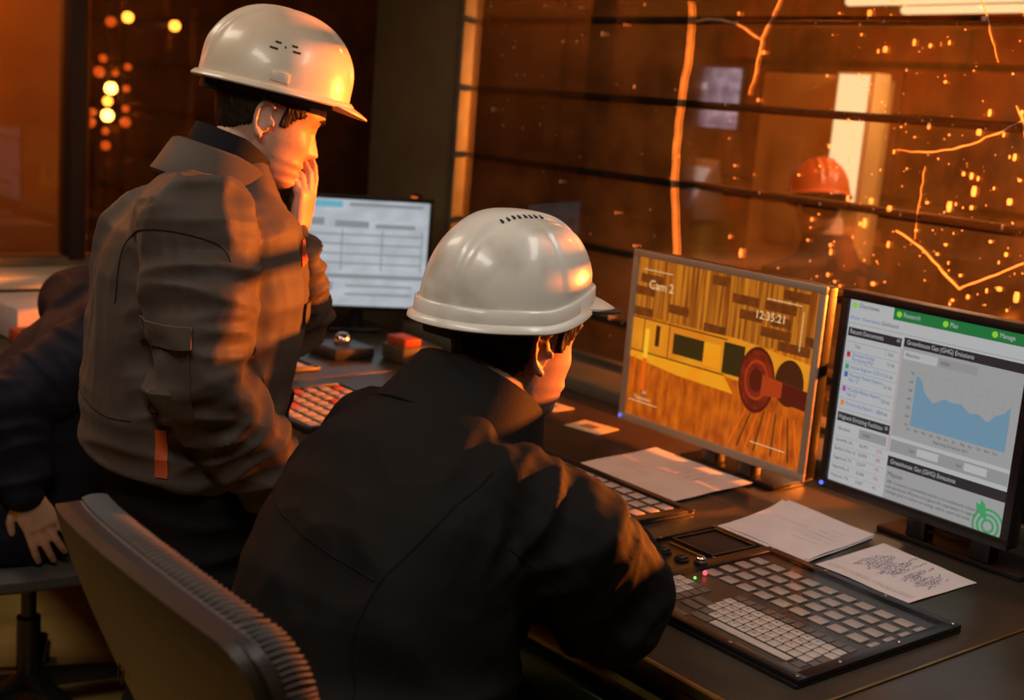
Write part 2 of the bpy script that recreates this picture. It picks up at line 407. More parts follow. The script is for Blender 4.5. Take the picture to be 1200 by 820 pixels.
# glowing strip imitating a streak of orange light on the corner pillar
ws = tag(empty('glow_strip', (-3.845, WY, .97)), 'vertical orange glowing indicator strip on the pillar beside the far monitor', 'indicator light')
MB().box(-.022, .022, -.012, 0, -.01, .225).build('glow_strip_housing', 'bar_metal', ws, bevel=.003)
for z0, z1 in ((.0, .10), (.113, .215)): MB().box(-.016, .016, -.022, -.012, z0, z1).build('lens', 'hot', ws, bevel=.003)
# ceiling fittings
for i, (x, y) in enumerate(CEIL):
    e = tag(empty('ceiling_light', (x, y, 2.6)), ['ceiling light panel behind and above the seated man', 'ceiling light panel above the third worker at left', 'ceiling light panel above the near end of the console'][i], 'ceiling light', 'control room ceiling panels')  # the third panel is added to brighten papers and keys
    MB().box(-.58, .58, -.17, .17, -.045, 0).build('housing', 'white_steel', e, bevel=.004)

# ------------------------------------------------------------------ the console
DZ = .75; DF = 1.305
con = tag(empty('console_desk', (-1.3, 1.9, 0)), 'long dark control console running under the cracked window with brass front rail', 'desk'); OC = (-1.3, 1.9, 0)
MB().box(-3.05, -1.012, DF+.012, 2.40, DZ-.03, DZ).build('worktop', 'worktop', con, bevel=.002, off=OC)
MB().box(-1.006, .9, DF+.012, 2.40, DZ-.03, DZ).build('worktop', 'worktop', con, bevel=.002, off=OC)
MB().box(-1.0115, -1.0065, DF+.012, 2.40, DZ-.03, DZ+.002).build('joint_trim', 'brass', con, off=OC)
MB().box(-3.05, .9, DF-.002, DF+.012, DZ-.012, DZ+.003).build('edge_trim', 'brass', con, bevel=.002, off=OC)
MB().box(-3.05, .9, DF+.004, DF+.03, DZ-.040, DZ-.012).build('edge_channel', 'edge_brown', con, off=OC)
MB().box(-3.05, .9, DF-.030, DF+.006, DZ-.050, DZ-.036).build('front_rail', 'brass', con, bevel=.003, off=OC)
MB().box(-3.05, .9, DF-.040, DF+.02, DZ-.115, DZ-.072).build('apron_strip', 'teal', con, bevel=.003, off=OC)
MB().box(-3.05, .9, DF+.30, DF+.32, 0, DZ-.03).build('front_panel', 'desk_front', con, off=OC)
for x in (-1.9, -.7, .8):
    MB().box(x-.02, x+.02, DF+.03, 2.38, 0, DZ-.03).build('support_frame', 'desk_front', con, off=OC)
MB().box(-3.6, .9, 2.40, WY, .74, .785).build('back_ledge', 'sill', con, bevel=.006, off=OC)
MB().box(-2.75, -2.02, 1.93, 2.36, DZ, DZ+.003).build('desk_mat', 'worktop_dark', con, bevel=.001, off=OC)
ec = tag(empty('side_console', (-3.6, 1.9, 0)), 'far side console in the room corner carrying a screen and keypads', 'desk'); OE = (-3.6, 1.9, 0)
MB().box(WX+.21, -3.06, .95, 2.395, DZ-.03, DZ-.001).build('worktop', 'worktop', ec, bevel=.002, off=OE)
MB().box(WX+.21, -3.20, 1.62, 2.36, 0, DZ-.03).build('cabinet_body', 'desk_front', ec, off=OE)
MB().box(-3.075, -3.06, .95, 1.29, DZ-.06, DZ-.03).build('front_rail', 'brass', ec, off=OE)

eq = tag(empty('shading_cabinet', (-.55, 2.51, .785)), 'low dark equipment cabinet on the back ledge right of the dashboard monitor', 'cabinet')  # unseen cabinet added to keep furnace light off papers and sleeve
MB().box(-.95, .8, -.09, .09, 0, .358).build('cabinet_body', 'desk_front', eq, bevel=.005)
for k in range(3): MB().box(-.80+k*.54, -.30+k*.54, -.098, -.09, .02, .34).build('shading_cabinet_plate', 'panel_grey', eq, bevel=.003)
# ------------------------------------------------------------------ keypads
def rkey(w, d, h, bev=.0014):
    return MB().box(-w/2, w/2, -d/2, d/2, 0, h).mesh('key', bev, 2)
def key_at(me, x, y, z, m, parent):
    return link('key', me if not me.materials or me.materials[0] == MATS[m] else me.copy(), m, parent, True, .8) if False else _key(me, x, y, z, m, parent)
def _key(me, x, y, z, m, parent):
    o = bpy.data.objects.new('key', me); COL.objects.link(o); o.parent = parent; o.location = (x, y, z)
    return o
def keymesh(w, d, h, m):
    me = rkey(w, d, h); me.materials.append(MATS[m]); me.shade_smooth(); me.set_sharp_from_angle(angle=.8); return me
K1O = (-1.335, 1.65, DZ)
kp = tag(empty('control_keypad', K1O), 'large black bezel keypad with white letter keys and clear cover, nearest the camera', 'keypad')
L1 = lambda x, y: (x-K1O[0], y-K1O[1])
X0, X1, Y0, Y1 = -1.615, -1.056, 1.437, 1.862
MB().box(X0-K1O[0], X1-K1O[0], Y0-K1O[1], Y1-K1O[1], 0, .007).build('base_plate', 'black_plastic', kp, bevel=.003)
XI, XJ, YI, YJ = -1.455, -1.075, 1.462, 1.835
def frame_mb(x0, x1, y0, y1, t, z0, z1):
    return MB().box(x0, x1, y0, y0+t, z0, z1).box(x0, x1, y1-t, y1, z0, z1).box(x0, x0+t, y0+t, y1-t, z0, z1).box(x1-t, x1, y0+t, y1-t, z0, z1)
a, b = L1(-1.470, 1.440), L1(X1, 1.860)
frame_mb(a[0], b[0], a[1], b[1], .022, .007, .015).build('bezel', 'black_plastic', kp, bevel=.0015)
a, b = L1(X0, 1.44), L1(-1.472, 1.860)
frame_mb(a[0], b[0], a[1], b[1], .010, .007, .012).build('bezel', 'black_plastic', kp, bevel=.0015)
a, b = L1(XI, YI), L1(XJ, YJ)
MB().box(a[0], b[0], a[1], b[1], .007, .0085).build('key_field', 'panel_grey', kp)
kl = keymesh(.029, .0245, .0035, 'key_large')
for r in range(4):
    for c in range(10):
        x, y = L1(-1.430+c*.0392, 1.785-r*.0415); _key(kl, x, y, .0085, 'key_large', kp)
ks = keymesh(.0180, .0190, .0035, 'key_light'); kd = keymesh(.0180, .0190, .0028, 'key_dim'); kd2 = keymesh(.037, .0190, .0028, 'key_dim')
ink = []
for c in range(12):
    x, y = L1(-1.322+c*.0206, 1.612); _key(kd, x, y, .0085, 'key_dim', kp)
ROWS = ['1234567890-', 'QWERTYUIOP', 'ASDFGHJKL;', 'ZXCVBNM,.']
for r, row in enumerate(ROWS):
    for c in range(12):
        x, y = L1(-1.322+.003*r+c*.0206, 1.586-r*.0225)
        if r == 3 and c in (0, 11): _key(kd, x, y, .0085, 'key_dim', kp); continue
        if r == 2 and c == 11: _key(kd, x, y, .0085, 'key_dim', kp); continue
        _key(ks, x, y, .0085, 'key_light', kp)
        if c < len(row): ink.append((row[c], x-.003, y-.0035, .009))
x, y = L1(-1.197, 1.494)
sp = MB().box(-.080, .080, -.0085, .0085, 0, .0035).mesh('key', .0014); sp.materials.append(MATS['key_light']); sp.shade_smooth(); sp.set_sharp_from_angle(angle=.8)
_key(sp, x, y, .0085, 'key_light', kp)
for (xx, yy, mm) in ((-1.300, 1.494, kd2), (-1.345, 1.517, kd2), (-1.345, 1.545, kd2), (-1.100, 1.494, kd), (-1.335, 1.472, kd2), (-1.097, 1.472, kd2)):
    x, y = L1(xx, yy); _key(mm, x, y, .0085, 'key_dim', kp)
for r in range(4):
    for c in range(4):
        x, y = L1(-1.442+c*.0206, 1.585-r*.0225); _key(ks if (r or c < 2) and c < 3 else kd, x, y, .0085, 'key_light', kp)
        if r and c < 3: ink.append(('789456123'[(r-1)*3+c], x-.003, y-.0035, .009))
text_mb(ink, Matrix.Translation((0, 0, .0123))).build('key_lettering', 'key_ink', kp)['kind'] = 'stuff'
# clear cover
G = []
for i in range(26):
    r = []
    for j in range(26):
        u, v = j/25, i/25; x, y = L1(XI+(XJ-XI)*u, YI+(YJ-YI)*v)
        r.append((x, y, .0150+.0012*noise.noise(Vector((x*14, y*22, 1)))))
    G.append(r)
MB().grid(G).build('clear_cover', 'film', kp, smooth=True)
# side section: touchpad, two push buttons, chrome ball, lights
a, b = L1(-1.598, 1.722), L1(-1.488, 1.845)
frame_mb(a[0], b[0], a[1], b[1], .006, .007, .012).build('touchpad_frame', 'black_plastic', kp, bevel=.001)
MB().box(a[0]+.008, b[0]-.008, a[1]+.008, b[1]-.008, .007, .009).build('touchpad', 'black_matte', kp, bevel=.001)
MB().box(a[0]+.004, b[0]-.004, b[1]-.007, b[1]-.003, .012, .0135).build('brass_strip', 'brass', kp)
a, b = L1(-1.585, 1.703), L1(-1.495, 1.709)
MB().box(a[0], b[0], a[1], b[1], .007, .0095).build('brass_strip', 'brass', kp)
for bx in (-1.554, -1.508):
    x, y = L1(bx, 1.660)
    e = MB().lathe([(.004, .007), (.0145, .007), (.0145, .011), (.012, .0125), (.0115, .0105), (.001, .0105)], (x, y, 0), 24).build('button_ring', 'black_plastic', kp, smooth=True)
    MB().ball((x, y, .012), .0095, 10, (1, 1, .7)).build('button_cap', 'black_plastic', e, smooth=True)
x, y = L1(-1.462, 1.660)
rg = MB().lathe([(.001, .014), (.0125, .014), (.0125, .021), (.0105, .022), (.001, .022)], (x, y, 0), 24).build('trackball_ring', 'black_plastic', kp, smooth=True)
MB().ball((x, y, .022), .0100, 12).build('trackball', 'chrome', rg, smooth=True)
x, y = L1(-1.428, 1.636); MB().ball((x, y, .0145), .0042, 8).build('indicator_light', 'led_red', kp, smooth=True)
x, y = L1(-1.420, 1.602); MB().ball((x, y, .0145), .0026, 8).build('indicator_light', 'led_green', kp, smooth=True)
scr = MB().lathe([(.0005, 0), (.0042, 0), (.0042, .0012), (.003, .002), (.0005, .002)], (0, 0, 0), 10).mesh('screw'); scr.materials.append(MATS['screw'])
for sx, sy in ((-1.455, 1.451), (-1.33, 1.451), (-1.20, 1.451), (-1.068, 1.451), (-1.067, 1.55), (-1.067, 1.70), (-1.067, 1.85), (-1.2, 1.85), (-1.33, 1.85), (-1.455, 1.85), (-1.605, 1.85), (-1.605, 1.70), (-1.48, 1.715)):
    o = bpy.data.objects.new('screw', scr); COL.objects.link(o); o.parent = kp; x, y = L1(sx, sy); o.location = (x, y, .0145 if sx > -1.47 else .0115)

def plain_keypad(name, loc, w, d, cols, rows, kw, kd_, label, m='key_large', red=False, rz=0):
    e = tag(empty(name, loc, rz), label, 'keypad')
    MB().box(-w/2, w/2, -d/2, d/2, 0, .007).build('base_plate', 'black_plastic', e, bevel=.003)
    frame_mb(-w/2, w/2, -d/2, d/2, .02, .007, .013).build('bezel', 'black_plastic', e, bevel=.0015)
    MB().box(-w/2+.02, w/2-.02, -d/2+.02, d/2-.02, .007, .0082).build('key_field', 'panel_grey', e)
    km = keymesh(kw, kd_, .0035, m)
    kr = keymesh(kw, kd_, .0035, 'orange_cloth') if red else km
    px = (w-.05)/cols; py = (d-.05)/rows
    for r in range(rows):
        for c in range(cols):
            _key(kr if red and (r*3+c*5) % 9 < 1 else km, -w/2+.025+px*(c+.5), -d/2+.025+py*(r+.5), .0082, m, e)
    return e
plain_keypad('control_keypad', (-1.965, 1.705, DZ), .535, .375, 12, 8, .030, .027, 'keypad under the hand of the seated man, partly covered by paper')
plain_keypad('control_keypad', (-2.74, 1.62, DZ), .40, .34, 8, 7, .033, .028, 'far keypad with red keys behind the back of the seated man', red=True)
plain_keypad('control_keypad', (-3.30, 1.66, DZ), .34, .34, 6, 5, .040, .036, 'small keypad on the side console beneath the far screen', 'key_light')
# trackball unit and blocks by the far screen
tb = tag(empty('trackball_unit', (-3.30, 2.00, DZ)), 'silver trackball in a grey housing in front of the far screen', 'trackball')
MB().box(-.08, .08, -.07, .07, 0, .035).build('housing', 'panel_grey', tb, bevel=.006)
MB().ball((0, 0, .045), .026, 12).build('ball', 'chrome', tb, smooth=True)
bx = tag(empty('switch_box', (-3.17, 2.17, DZ)), 'small switch box with a red lid right of the silver trackball', 'switch box')
MB().box(-.06, .06, -.07, .07, 0, .05).build('body', 'frame_metal', bx, bevel=.005)
MB().box(-.05, .05, -.06, .0, .05, .075).build('lid', 'orange_cloth', bx, bevel=.004)
sh = MB().box(-.13, .13, -.17, .17, 0, .012); o = sh.build('document_tray', 'lavender', None, bevel=.004); o.location = (-3.63, 1.80, DZ); o.rotation_euler.z = .1
tag(o, 'pale flat tray lying left of the silver trackball', 'tray')

# ------------------------------------------------------------------ papers
def paper(name, q, label, m='paper', sheets=1, lift=0., z=DZ+.001, seed=1, base=0.):
    cx = sum(p[0] for p in q)/4; cy = sum(p[1] for p in q)/4
    e = tag(empty(name, (cx, cy, z)), label, 'paper', 'papers on the console')
    top = None
    for k in range(sheets):
        G = []; O = []
        n = 14
        for i in range(n+1):
            r = []; ro = []
            for j in range(n+1):
                u, v = j/n, i/n
                x = (q[0][0]*(1-u)+q[1][0]*u)*(1-v)+(q[3][0]*(1-u)+q[2][0]*u)*v
                y = (q[0][1]*(1-u)+q[1][1]*u)*(1-v)+(q[3][1]*(1-u)+q[2][1]*u)*v
                d = k*.004; h = .0012*k+base+.0035*(noise.noise(Vector((u*2.2+seed, v*2.2, k*.3)))+.45)+lift*max(0, u-.7)**2*v*8
                r.append((x-cx+d*math.sin(k*2.1), y-cy+d*math.cos(k*1.7), max(h, .0006+.0012*k+base))); ro.append((0, 0, .0006))
            G.append(r); O.append(ro)
        MB().sheet(G, O).build('sheet', m, e, smooth=True, sharp=1.0); top = G
    return e, top
def scribble(e, top, lines, m='ink', w=.0011, seed=3, amp=.005):
    """handwriting: ribbons of strokes on the sheet, lines of (u0, v0, u1, v1)"""
    rnd = random.Random(seed); mb = MB(); n = len(top)-1
    def at(u, v):
        u = min(max(u, 0), .999); v = min(max(v, 0), .999); i = int(v*n); j = int(u*n); fu = u*n-j; fv = v*n-i
        P = [np.array(top[i][j]), np.array(top[i][j+1]), np.array(top[i+1][j]), np.array(top[i+1][j+1])]
        return (P[0]*(1-fu)+P[1]*fu)*(1-fv)+(P[2]*(1-fu)+P[3]*fu)*fv+np.array((0, 0, .0011))
    for u0, v0, u1, v1 in lines:
        k = max(4, int(math.hypot(u1-u0, v1-v0)*70)); pts = []
        for i in range(k+1):
            t = i/k; pts.append(at(u0+(u1-u0)*t+rnd.uniform(-.004, .004), v0+(v1-v0)*t+(amp*6)*(rnd.random()-.5)*(1 if i % 2 else -1)))
        for a, b in zip(pts[:-1], pts[1:]):
            d = b-a; d[2] = 0; L = np.linalg.norm(d)
            if L < 1e-5 or rnd.random() < .12: continue
            s = np.array((-d[1], d[0], 0))/L*w/2
            mb.add([a-s, b-s, b+s, a+s], [(0, 1, 2, 3)])
    mb.build('handwriting', m, e)['kind'] = 'stuff'
e, t = paper('paper_sheet', [(-1.775,1.898),(-1.790,2.176),(-2.100,2.176),(-2.073,1.906)], 'large warm-lit sheet lying across the far end of the middle keypad', 'paper_warm', 2, 0, DZ+.0035, 1)  # sheet of a warm colour
scribble(e, t, [(.55, .25+.08*k, .80, .25+.08*k) for k in range(4)]+[(.3, .5, .34, .8)], w=.0009, seed=4)
e, t = paper('paper_sheet', [(-1.398,1.883),(-1.431,2.133),(-1.647,2.122),(-1.609,1.878)], 'small stack of sheets with one curled corner beside the grey framed monitor', 'paper', 4, .012, DZ+.001, 5)
scribble(e, t, [(.35+.1*k, .12, .35+.1*k, .12+.35*(1-.1*k)) for k in range(5)]+[(.62, .5, .62, .85)], w=.0008, seed=9, amp=.003)
e, t = paper('paper_sheet', [(-1.177,1.888),(-1.175,2.099),(-1.395,2.118),(-1.384,1.891)], 'sheet with blue handwriting lying right under the green-topped screen', 'paper', 1, 0, DZ+.001, 8)
LN = [(.10+.025*k, .05, .10+.025*k, .95) for k in range(3)]
scribble(e, t, LN, 'key_dim', .0006, 2, .0005)
for (ua, ub, va, vb, ns) in ((.35, .75, .45, .85, 15), (.42, .72, .12, .42, 12), (.75, .9, .15, .7, 5)):
    LN = []
    for k in range(ns):
        v = va+(vb-va)*k/ns; u = ua+.05*math.sin(k*1.3); LN.append((u, v, ub-.08*math.cos(k*.9), v+.02))
    scribble(e, t, LN, 'ink', .0011, 11+ns, .006)
for i, (x, y, sx, sy, rz, lab) in enumerate(((-2.315, 2.156, .055, .045, .2, 'small cream card on the dark desk mat, nearer of two'), (-2.53, 2.20, .05, .04, .1, 'small cream card on the dark desk mat, by the face of the seated man'))):
    c = tag(empty('card', (x, y, DZ+.003), rz), lab, 'card', 'cards on the desk mat')
    MB().box(-sx, sx, -sy, sy, 0, .002).build('card_sheet', 'card', c, bevel=.0008)
    MB().box(-sx*.5, sx*.3, -sy*.4, sy*.4, .002, .0024).build('printed_mark', 'key_dim', c)

# ------------------------------------------------------------------ monitors
def monitor(name, loc, rz, w, h, bez, z0, m, label, posts, depth=.035, bulge=.05, bm='black_plastic'):
    e = tag(empty(name, loc, rz), label, 'monitor')
    MB().box(-w/2, w/2, 0, depth, z0, z0+h).build('housing', bm, e, bevel=.006, seg=3)
    MB().loft([((0, depth, z0+h/2), (w*.42, 0, 0), (0, 0, h*.40)), ((0, depth+bulge*.7, z0+h/2), (w*.36, 0, 0), (0, 0, h*.33)), ((0, depth+bulge, z0+h/2), (w*.2, 0, 0), (0, 0, h*.2))], 32, 5).build('back_cover', bm, e, smooth=True)
    frame_mb2 = MB()
    for x0, x1, a, b in ((-w/2, w/2, z0, z0+bez*1.15), (-w/2, w/2, z0+h-bez, z0+h), (-w/2, -w/2+bez, z0+bez*1.15, z0+h-bez), (w/2-bez, w/2, z0+bez*1.15, z0+h-bez)):
        frame_mb2.box(x0, x1, -.008, .002, a, b)
    frame_mb2.build('bezel', m, e, bevel=.0015)
    for px in posts:
        MB().box(px-.022, px+.022, .012, .05, .012, z0+.10).build('stand_post', 'black_plastic', e, bevel=.004)
    MB().box(min(posts)-.09, max(posts)+.09, .012, .13, 0, .012).build('stand_base', 'black_plastic', e, bevel=.004)
    MB().ball((-w/2+bez*.5, -.009, z0+bez*.6), .0048, 8).build('power_light', 'led_blue', e, smooth=True)
    return e
class Screen:
    """flat picture on a display: coloured areas and lettering in u (right), v (down)"""
    def __init__(s, e, w, h, z0, bez):
        s.e = e; s.x0 = -w/2+bez; s.w = w-2*bez; s.z1 = z0+h-bez; s.h = h-bez*2.15; s.k = 0
        s.sc = rectm(s.x0, s.x0+s.w, s.z1-s.h, s.z1, -.0005)
    def X(s, u): return s.x0+u*s.w
    def Z(s, v): return s.z1-v*s.h
    def base(s, m): s.o = s.sc.build('screen', m, s.e); return s.o
    def areas(s, name, m, rects, lay=1):
        y = -.0005-.0003*lay
        for u0, u1, v0, v1 in rects: MB().add([(s.X(u0), y, s.Z(v1)), (s.X(u1), y, s.Z(v1)), (s.X(u1), y, s.Z(v0)), (s.X(u0), y, s.Z(v0))], [(0, 1, 2, 3)]).build(name, m, s.o)
    def poly(s, name, m, pts, lay=1):
        y = -.0005-.0003*lay
        return MB().add([(s.X(u), y, s.Z(v)) for u, v in pts], [tuple(range(len(pts)))]).build(name, m, s.o)
    def text(s, name, m, items, lay=4):
        M = Matrix.Translation((0, -.0005-.0003*lay, 0)) @ Matrix.Rotation(PI/2, 4, 'X')
        for t, u, v, sz in items: text_mb([(t, s.X(u), s.Z(v), sz)], M, .78 if sz < .02 else 1.).build(name, m, s.o)['kind'] = 'stuff'
# right monitor: dashboard
G_ = .40
emat('scr_white', (G_*.98, G_, G_*1.02), 1); emat('scr_green', lin(28, 118, 62), .8); emat('scr_dark', lin(38, 36, 40), 1); emat('scr_grey', (G_*.62,)*3, 1)
emat('scr_lgrey', (G_*.72,)*3, 1); emat('scr_blue', lin(104, 138, 160), .95); emat('scr_link', lin(48, 100, 165), .9); emat('scr_text', lin(60, 60, 62), 1); emat('scr_red', lin(170, 40, 50), 1)
emat('scr_lime', lin(130, 190, 50), 1); emat('scr_icon', lin(60, 150, 95), .9); emat('scr_purple', lin(150, 70, 170), 1); emat('scr_orange', lin(210, 120, 50), 1); emat('scr_line', (G_*.6,)*3, 1); emat('scr_pink', (G_*.95, G_*.78, G_*.75), 1)
w, h, z0, bz = .440, .425, .056, .018
m2 = monitor('monitor', (-1.383, 2.17, DZ), 0, w, h, bz, z0, 'black_plastic', 'black framed monitor at right edge showing a green-topped dashboard with blue chart', [.012, .155])
sc = Screen(m2, w, h, z0, bz); sc.base('scr_white')
sc.areas('green_bar', 'scr_green', [(.262, 1, 0, .062)])
sc.areas('header_bar', 'scr_dark', [(.008, .328, .150, .197), (.342, 1, .140, .188), (.010, .330, .615, .665), (.342, 1, .770, .825)])
sc.areas('grey_area', 'scr_lgrey', [(.342, 1, .188, .66), (.342, 1, .825, 1)], 1)
sc.areas('grey_block', 'scr_grey', [(.545, .757, .205, .25), (.155, .32, .68, .73), (.345, .99, .68, .745)], 2)
sc.areas('field_box', 'scr_white', [(.50, .62, .690, .73), (.76, .88, .690, .73), (.35, .54, .205, .25)], 3)
sc.areas('pink_edge', 'scr_pink', [(.329, .341, .2, .75)], 1)
rows = [.225, .275, .335, .385, .465, .535, .595]
sc.areas('rule_line', 'scr_line', [(.01, .326, v, v+.003) for v in rows]+[(.01, .326, .745+.05*k, .747+.05*k) for k in range(5)]+[(.245, .248, .215, .26), (.0, 1, .125, .128)], 2)
sc.areas('chart_grid', 'scr_grey', [(.44+.0425*k, .442+.0425*k, .30, .585) for k in range(13)]+[(.44, .95, .30+.04*k, .302+.04*k) for k in range(8)], 2)
sc.poly('chart_area', 'scr_blue', [(.44, .585), (.44, .323), (.455, .325), (.475, .345), (.49, .388), (.52, .42), (.548, .440), (.575, .425), (.607, .404), (.65, .412), (.70, .407), (.745, .442), (.794, .432), (.842, .462), (.882, .418), (.92, .40), (.949, .358), (.952, .585)][::-1], 3)
sc.text('link_text', 'scr_link', [('Home', .015, .105, .0115), ('Overviews', .085, .105, .0115), ('Strategic Energy', .055, .300, .0108), ('Purchasing Plan', .055, .326, .0108), ('Action Register 3-25-12', .052, .370, .0108),
   ('Monthly Market Report -', .050, .415, .0108), ('Mar 12', .05, .441, .0108), ('Monthly Market Report -', .050, .493, .0108), ('Feb 12', .05, .519, .0108), ('Productivity Report - 2010', .05, .570, .0108)])
sc.text('dark_text', 'scr_text', [('Overviews', .055, .04, .0145), ('» Dashboard', .185, .105, .0115), ('Title', .06, .255, .0105), ('Size', .262, .255, .0105), ('15 kb', .262, .31, .0105), ('51 kb', .262, .372, .0105), ('21 kb', .262, .43, .0105), ('122 kb', .255, .508, .0105), ('2.1 mb', .25, .572, .0105),
   ('Absolute', .025, .712, .0105), ('Index', .18, .712, .0105), ('Garyville, LA', .018, .775, .0105), ('Bedford Park, IL', .018, .825, .0105), ('Sugarland, TX', .018, .875, .0105), ('Naperville, IL', .018, .925, .0105), ('Freeport, TX', .018, .975, .0105),
   ('56,999', .165, .775, .0105), ('20,993', .165, .825, .0105), ('22,017', .165, .875, .0105), ('16,436', .165, .925, .0105), ('6,067', .172, .975, .0105), ('Absolute', .362, .235, .0115), ('Index', .56, .235, .0115), ('Start', .455, .72, .009), ('End', .72, .72, .009),
   ('Mission', .355, .878, .015), ('ABC Company is sustainability mission is to continuously conserve', .355, .913, .0098), ('and operational efficiency throughout the organization to support', .355, .94, .0098), ('strategic goals to reduce our energy, carbon, water and waste', .355, .967, .0098)]
   +[(t, .425+.0425*k, .61, .008) for k, t in enumerate(('Jan', 'Feb', 'Mar', 'Apr', 'May', 'Jun', 'Jul', 'Aug', 'Sep', 'Oct', 'Nov', 'Dec'))]+[(t, .405, .32+.045*k, .008) for k, t in enumerate(('70k', '60k', '50k', '40k', '30k', '20k', '10k'))]+[('Reporting Periods Jan 2011', .58, .64, .009)])
sc.text('light_text', 'scr_white', [('Recent Documents', .02, .182, .0135), ('*', .30, .192, .02), ('Highest Emitting Facilities', .02, .650, .0135), ('*', .30, .66, .02), ('Greenhouse Gas (GHG) Emissions', .36, .173, .0135), ('Greenhouse Gas (GHG) Emissions', .36, .808, .0135), ('Research', .32, .040, .0135), ('Plan', .58, .040, .0135), ('Manage', .84, .040, .0135)])
sc.text('red_text', 'scr_red', [('21%', .27, .775, .0105), ('18%', .27, .825, .0105), ('14%', .27, .875, .0105), ('10%', .27, .925, .0105), ('4%', .275, .975, .0105)])
def disc(s, u, v, r, n=18, asp=1.): return [(u+r*math.cos(2*PI*k/n)/s.w, v-asp*r*math.sin(2*PI*k/n)/s.h) for k in range(n)]
for u in (.03, .295, .555, .815): sc.poly('tab_icon', 'scr_lime', disc(sc, u, .030, .0062), 3)
for v, m in ((.296, 'scr_red'), (.362, 'scr_icon'), (.405, 'scr_link'), (.485, 'scr_purple'), (.562, 'scr_orange')): sc.areas('file_icon', m, [(.018, .040, v-.014, v+.014)], 3)
for k, r in enumerate((.034, .029, .024, .019, .014, .009)):
    pts = [(u, min(v, 1)) for u, v in disc(sc, .925, .965, r, 24)]; sc.poly('sprout_icon', 'scr_icon' if k % 2 == 0 else 'scr_lgrey', pts, 3+k*.4)
sc.poly('sprout_icon', 'scr_icon', [(.905, .94), (.86, .90), (.85, .865), (.875, .87), (.875, .84), (.9, .865), (.915, .93)][::-1], 6)
MB().tube([(-.0, .03, .05), (.02, .02, .035), (.08, .03, .03), (.15, .03, .045)], .0035, 6).build('cable', 'black_plastic', m2, smooth=True)
# middle monitor: furnace camera
emat('cam_base', lin(150, 60, 8), .9, col2=lin(235, 135, 25), scale=(26, 1, 2.2), nscale=3., lo=.3, hi=.72)
emat('cam_low', lin(150, 55, 6), .9, col2=lin(215, 105, 12), scale=(9, 1, 3), nscale=6., lo=.3, hi=.7)
emat('cam_top', lin(120, 52, 10), .9, col2=lin(215, 130, 30), scale=(40, 1, 1.2), nscale=3., lo=.35, hi=.7)
emat('cam_band', lin(215, 120, 20), .9, col2=lin(232, 150, 30), scale=(3, 1, 3), nscale=3.)
emat('cam_yellow', lin(235, 165, 30), .9, col2=lin(245, 140, 15), scale=(4, 1, 3), nscale=3.)
emat('cam_dark', lin(70, 32, 8), .9); emat('cam_brick', lin(96, 44, 10), .9, col2=lin(120, 60, 12), scale=(10, 1, 10), nscale=4.); emat('cam_hole', lin(52, 40, 8), .9)
emat('cam_red', lin(140, 42, 14), .9, col2=lin(95, 24, 8), scale=(9, 1, 9), nscale=5.); emat('cam_red2', lin(170, 58, 16), .9); emat('cam_red3', lin(85, 22, 8), .9); emat('cam_text', lin(245, 205, 150), .9); emat('cam_bar', lin(255, 190, 40), .9); emat('cam_bar2', lin(235, 95, 15), .9)
w, h, z0, bz = .584, .427, .050, .016
m1 = monitor('monitor', (-1.937, 2.17, DZ), 0, w, h, bz, z0, 'beige_plastic', 'grey framed monitor in the middle showing an orange furnace camera picture', [.0, .11], bm='black_plastic')
sc = Screen(m1, w, h, z0, bz); sc.base('cam_base')
sc.areas('picture_top', 'cam_top', [(0, 1, 0, .36)], 1)
sc.areas('picture_floor', 'cam_low', [(0, 1, .60, 1)], 1)
rb = random.Random(5); R_ = []
for r, v in enumerate((.02, .10, .18, .25, .31)):
    u = -.05+.07*(r % 2)
    while u < .96:
        wd = rb.uniform(.10, .17)
        if rb.random() < .62: R_.append((max(u, 0), min(u+wd, 1), v, v+.055))
        u += wd+rb.uniform(.03, .10)
sc.areas('picture_brick', 'cam_brick', R_, 2)
sc.poly('picture_band', 'cam_band', [(0, .375), (.62, .355), (1, .40), (1, .62), (.56, .59), (0, .585)][::-1], 3)
sc.poly('picture_glow', 'cam_yellow', [(0, .585), (.56, .59), (.62, .68), (.3, .67), (.0, .63)][::-1], 4)
sc.areas('picture_line', 'cam_dark', [(0, .56, .372, .380), (0, .56, .582, .590), (.07, .075, .38, .585), (.225, .23, .38, .585), (.145, .172, .40, .53)], 5)
sc.areas('picture_window', 'cam_hole', [(.255, .435, .420, .545), (.545, .66, .39, .575)], 5)
sc.areas('picture_window_edge', 'cam_yellow', [(.435, .53, .42, .56)], 5)
sc.poly('picture_roller', 'cam_dark', disc(sc, .90, .53, .040, 24, 1.3), 5)
for r, m, a, lay in ((.052, 'cam_red3', 1.45, 6), (.047, 'cam_red', 1.42, 6.5), (.034, 'cam_red2', 1.35, 7), (.030, 'cam_red', 1.3, 7.5), (.020, 'cam_red3', 1.3, 8)):
    sc.poly('picture_roller', m, disc(sc, .735, .56, r, 28, a), lay)
sc.poly('picture_shaft', 'cam_red2', [(.765, .52), (1, .55), (1, .60), (.765, .64)][::-1], 8.5)
sc.poly('picture_shaft', 'cam_red3', [(.87, .535), (1, .55), (1, .66), (.87, .645)][::-1], 8.8)
for k in range(9):
    a = k/8; sc.poly('picture_rail', 'cam_dark' if k % 2 else 'cam_bar2', [(.70+.03*k, .72), (.706+.03*k, .72), (min(.62+.045*k, .985)+.008, .97), (min(.62+.045*k, .985), .97)][::-1], 4)
sc.areas('gauge_bar', 'cam_bar', [(.083, .108, .435, .62)], 6); sc.areas('gauge_bar', 'cam_bar2', [(.083, .108, .62, .82), (.028, .036, .62, .84)], 6)
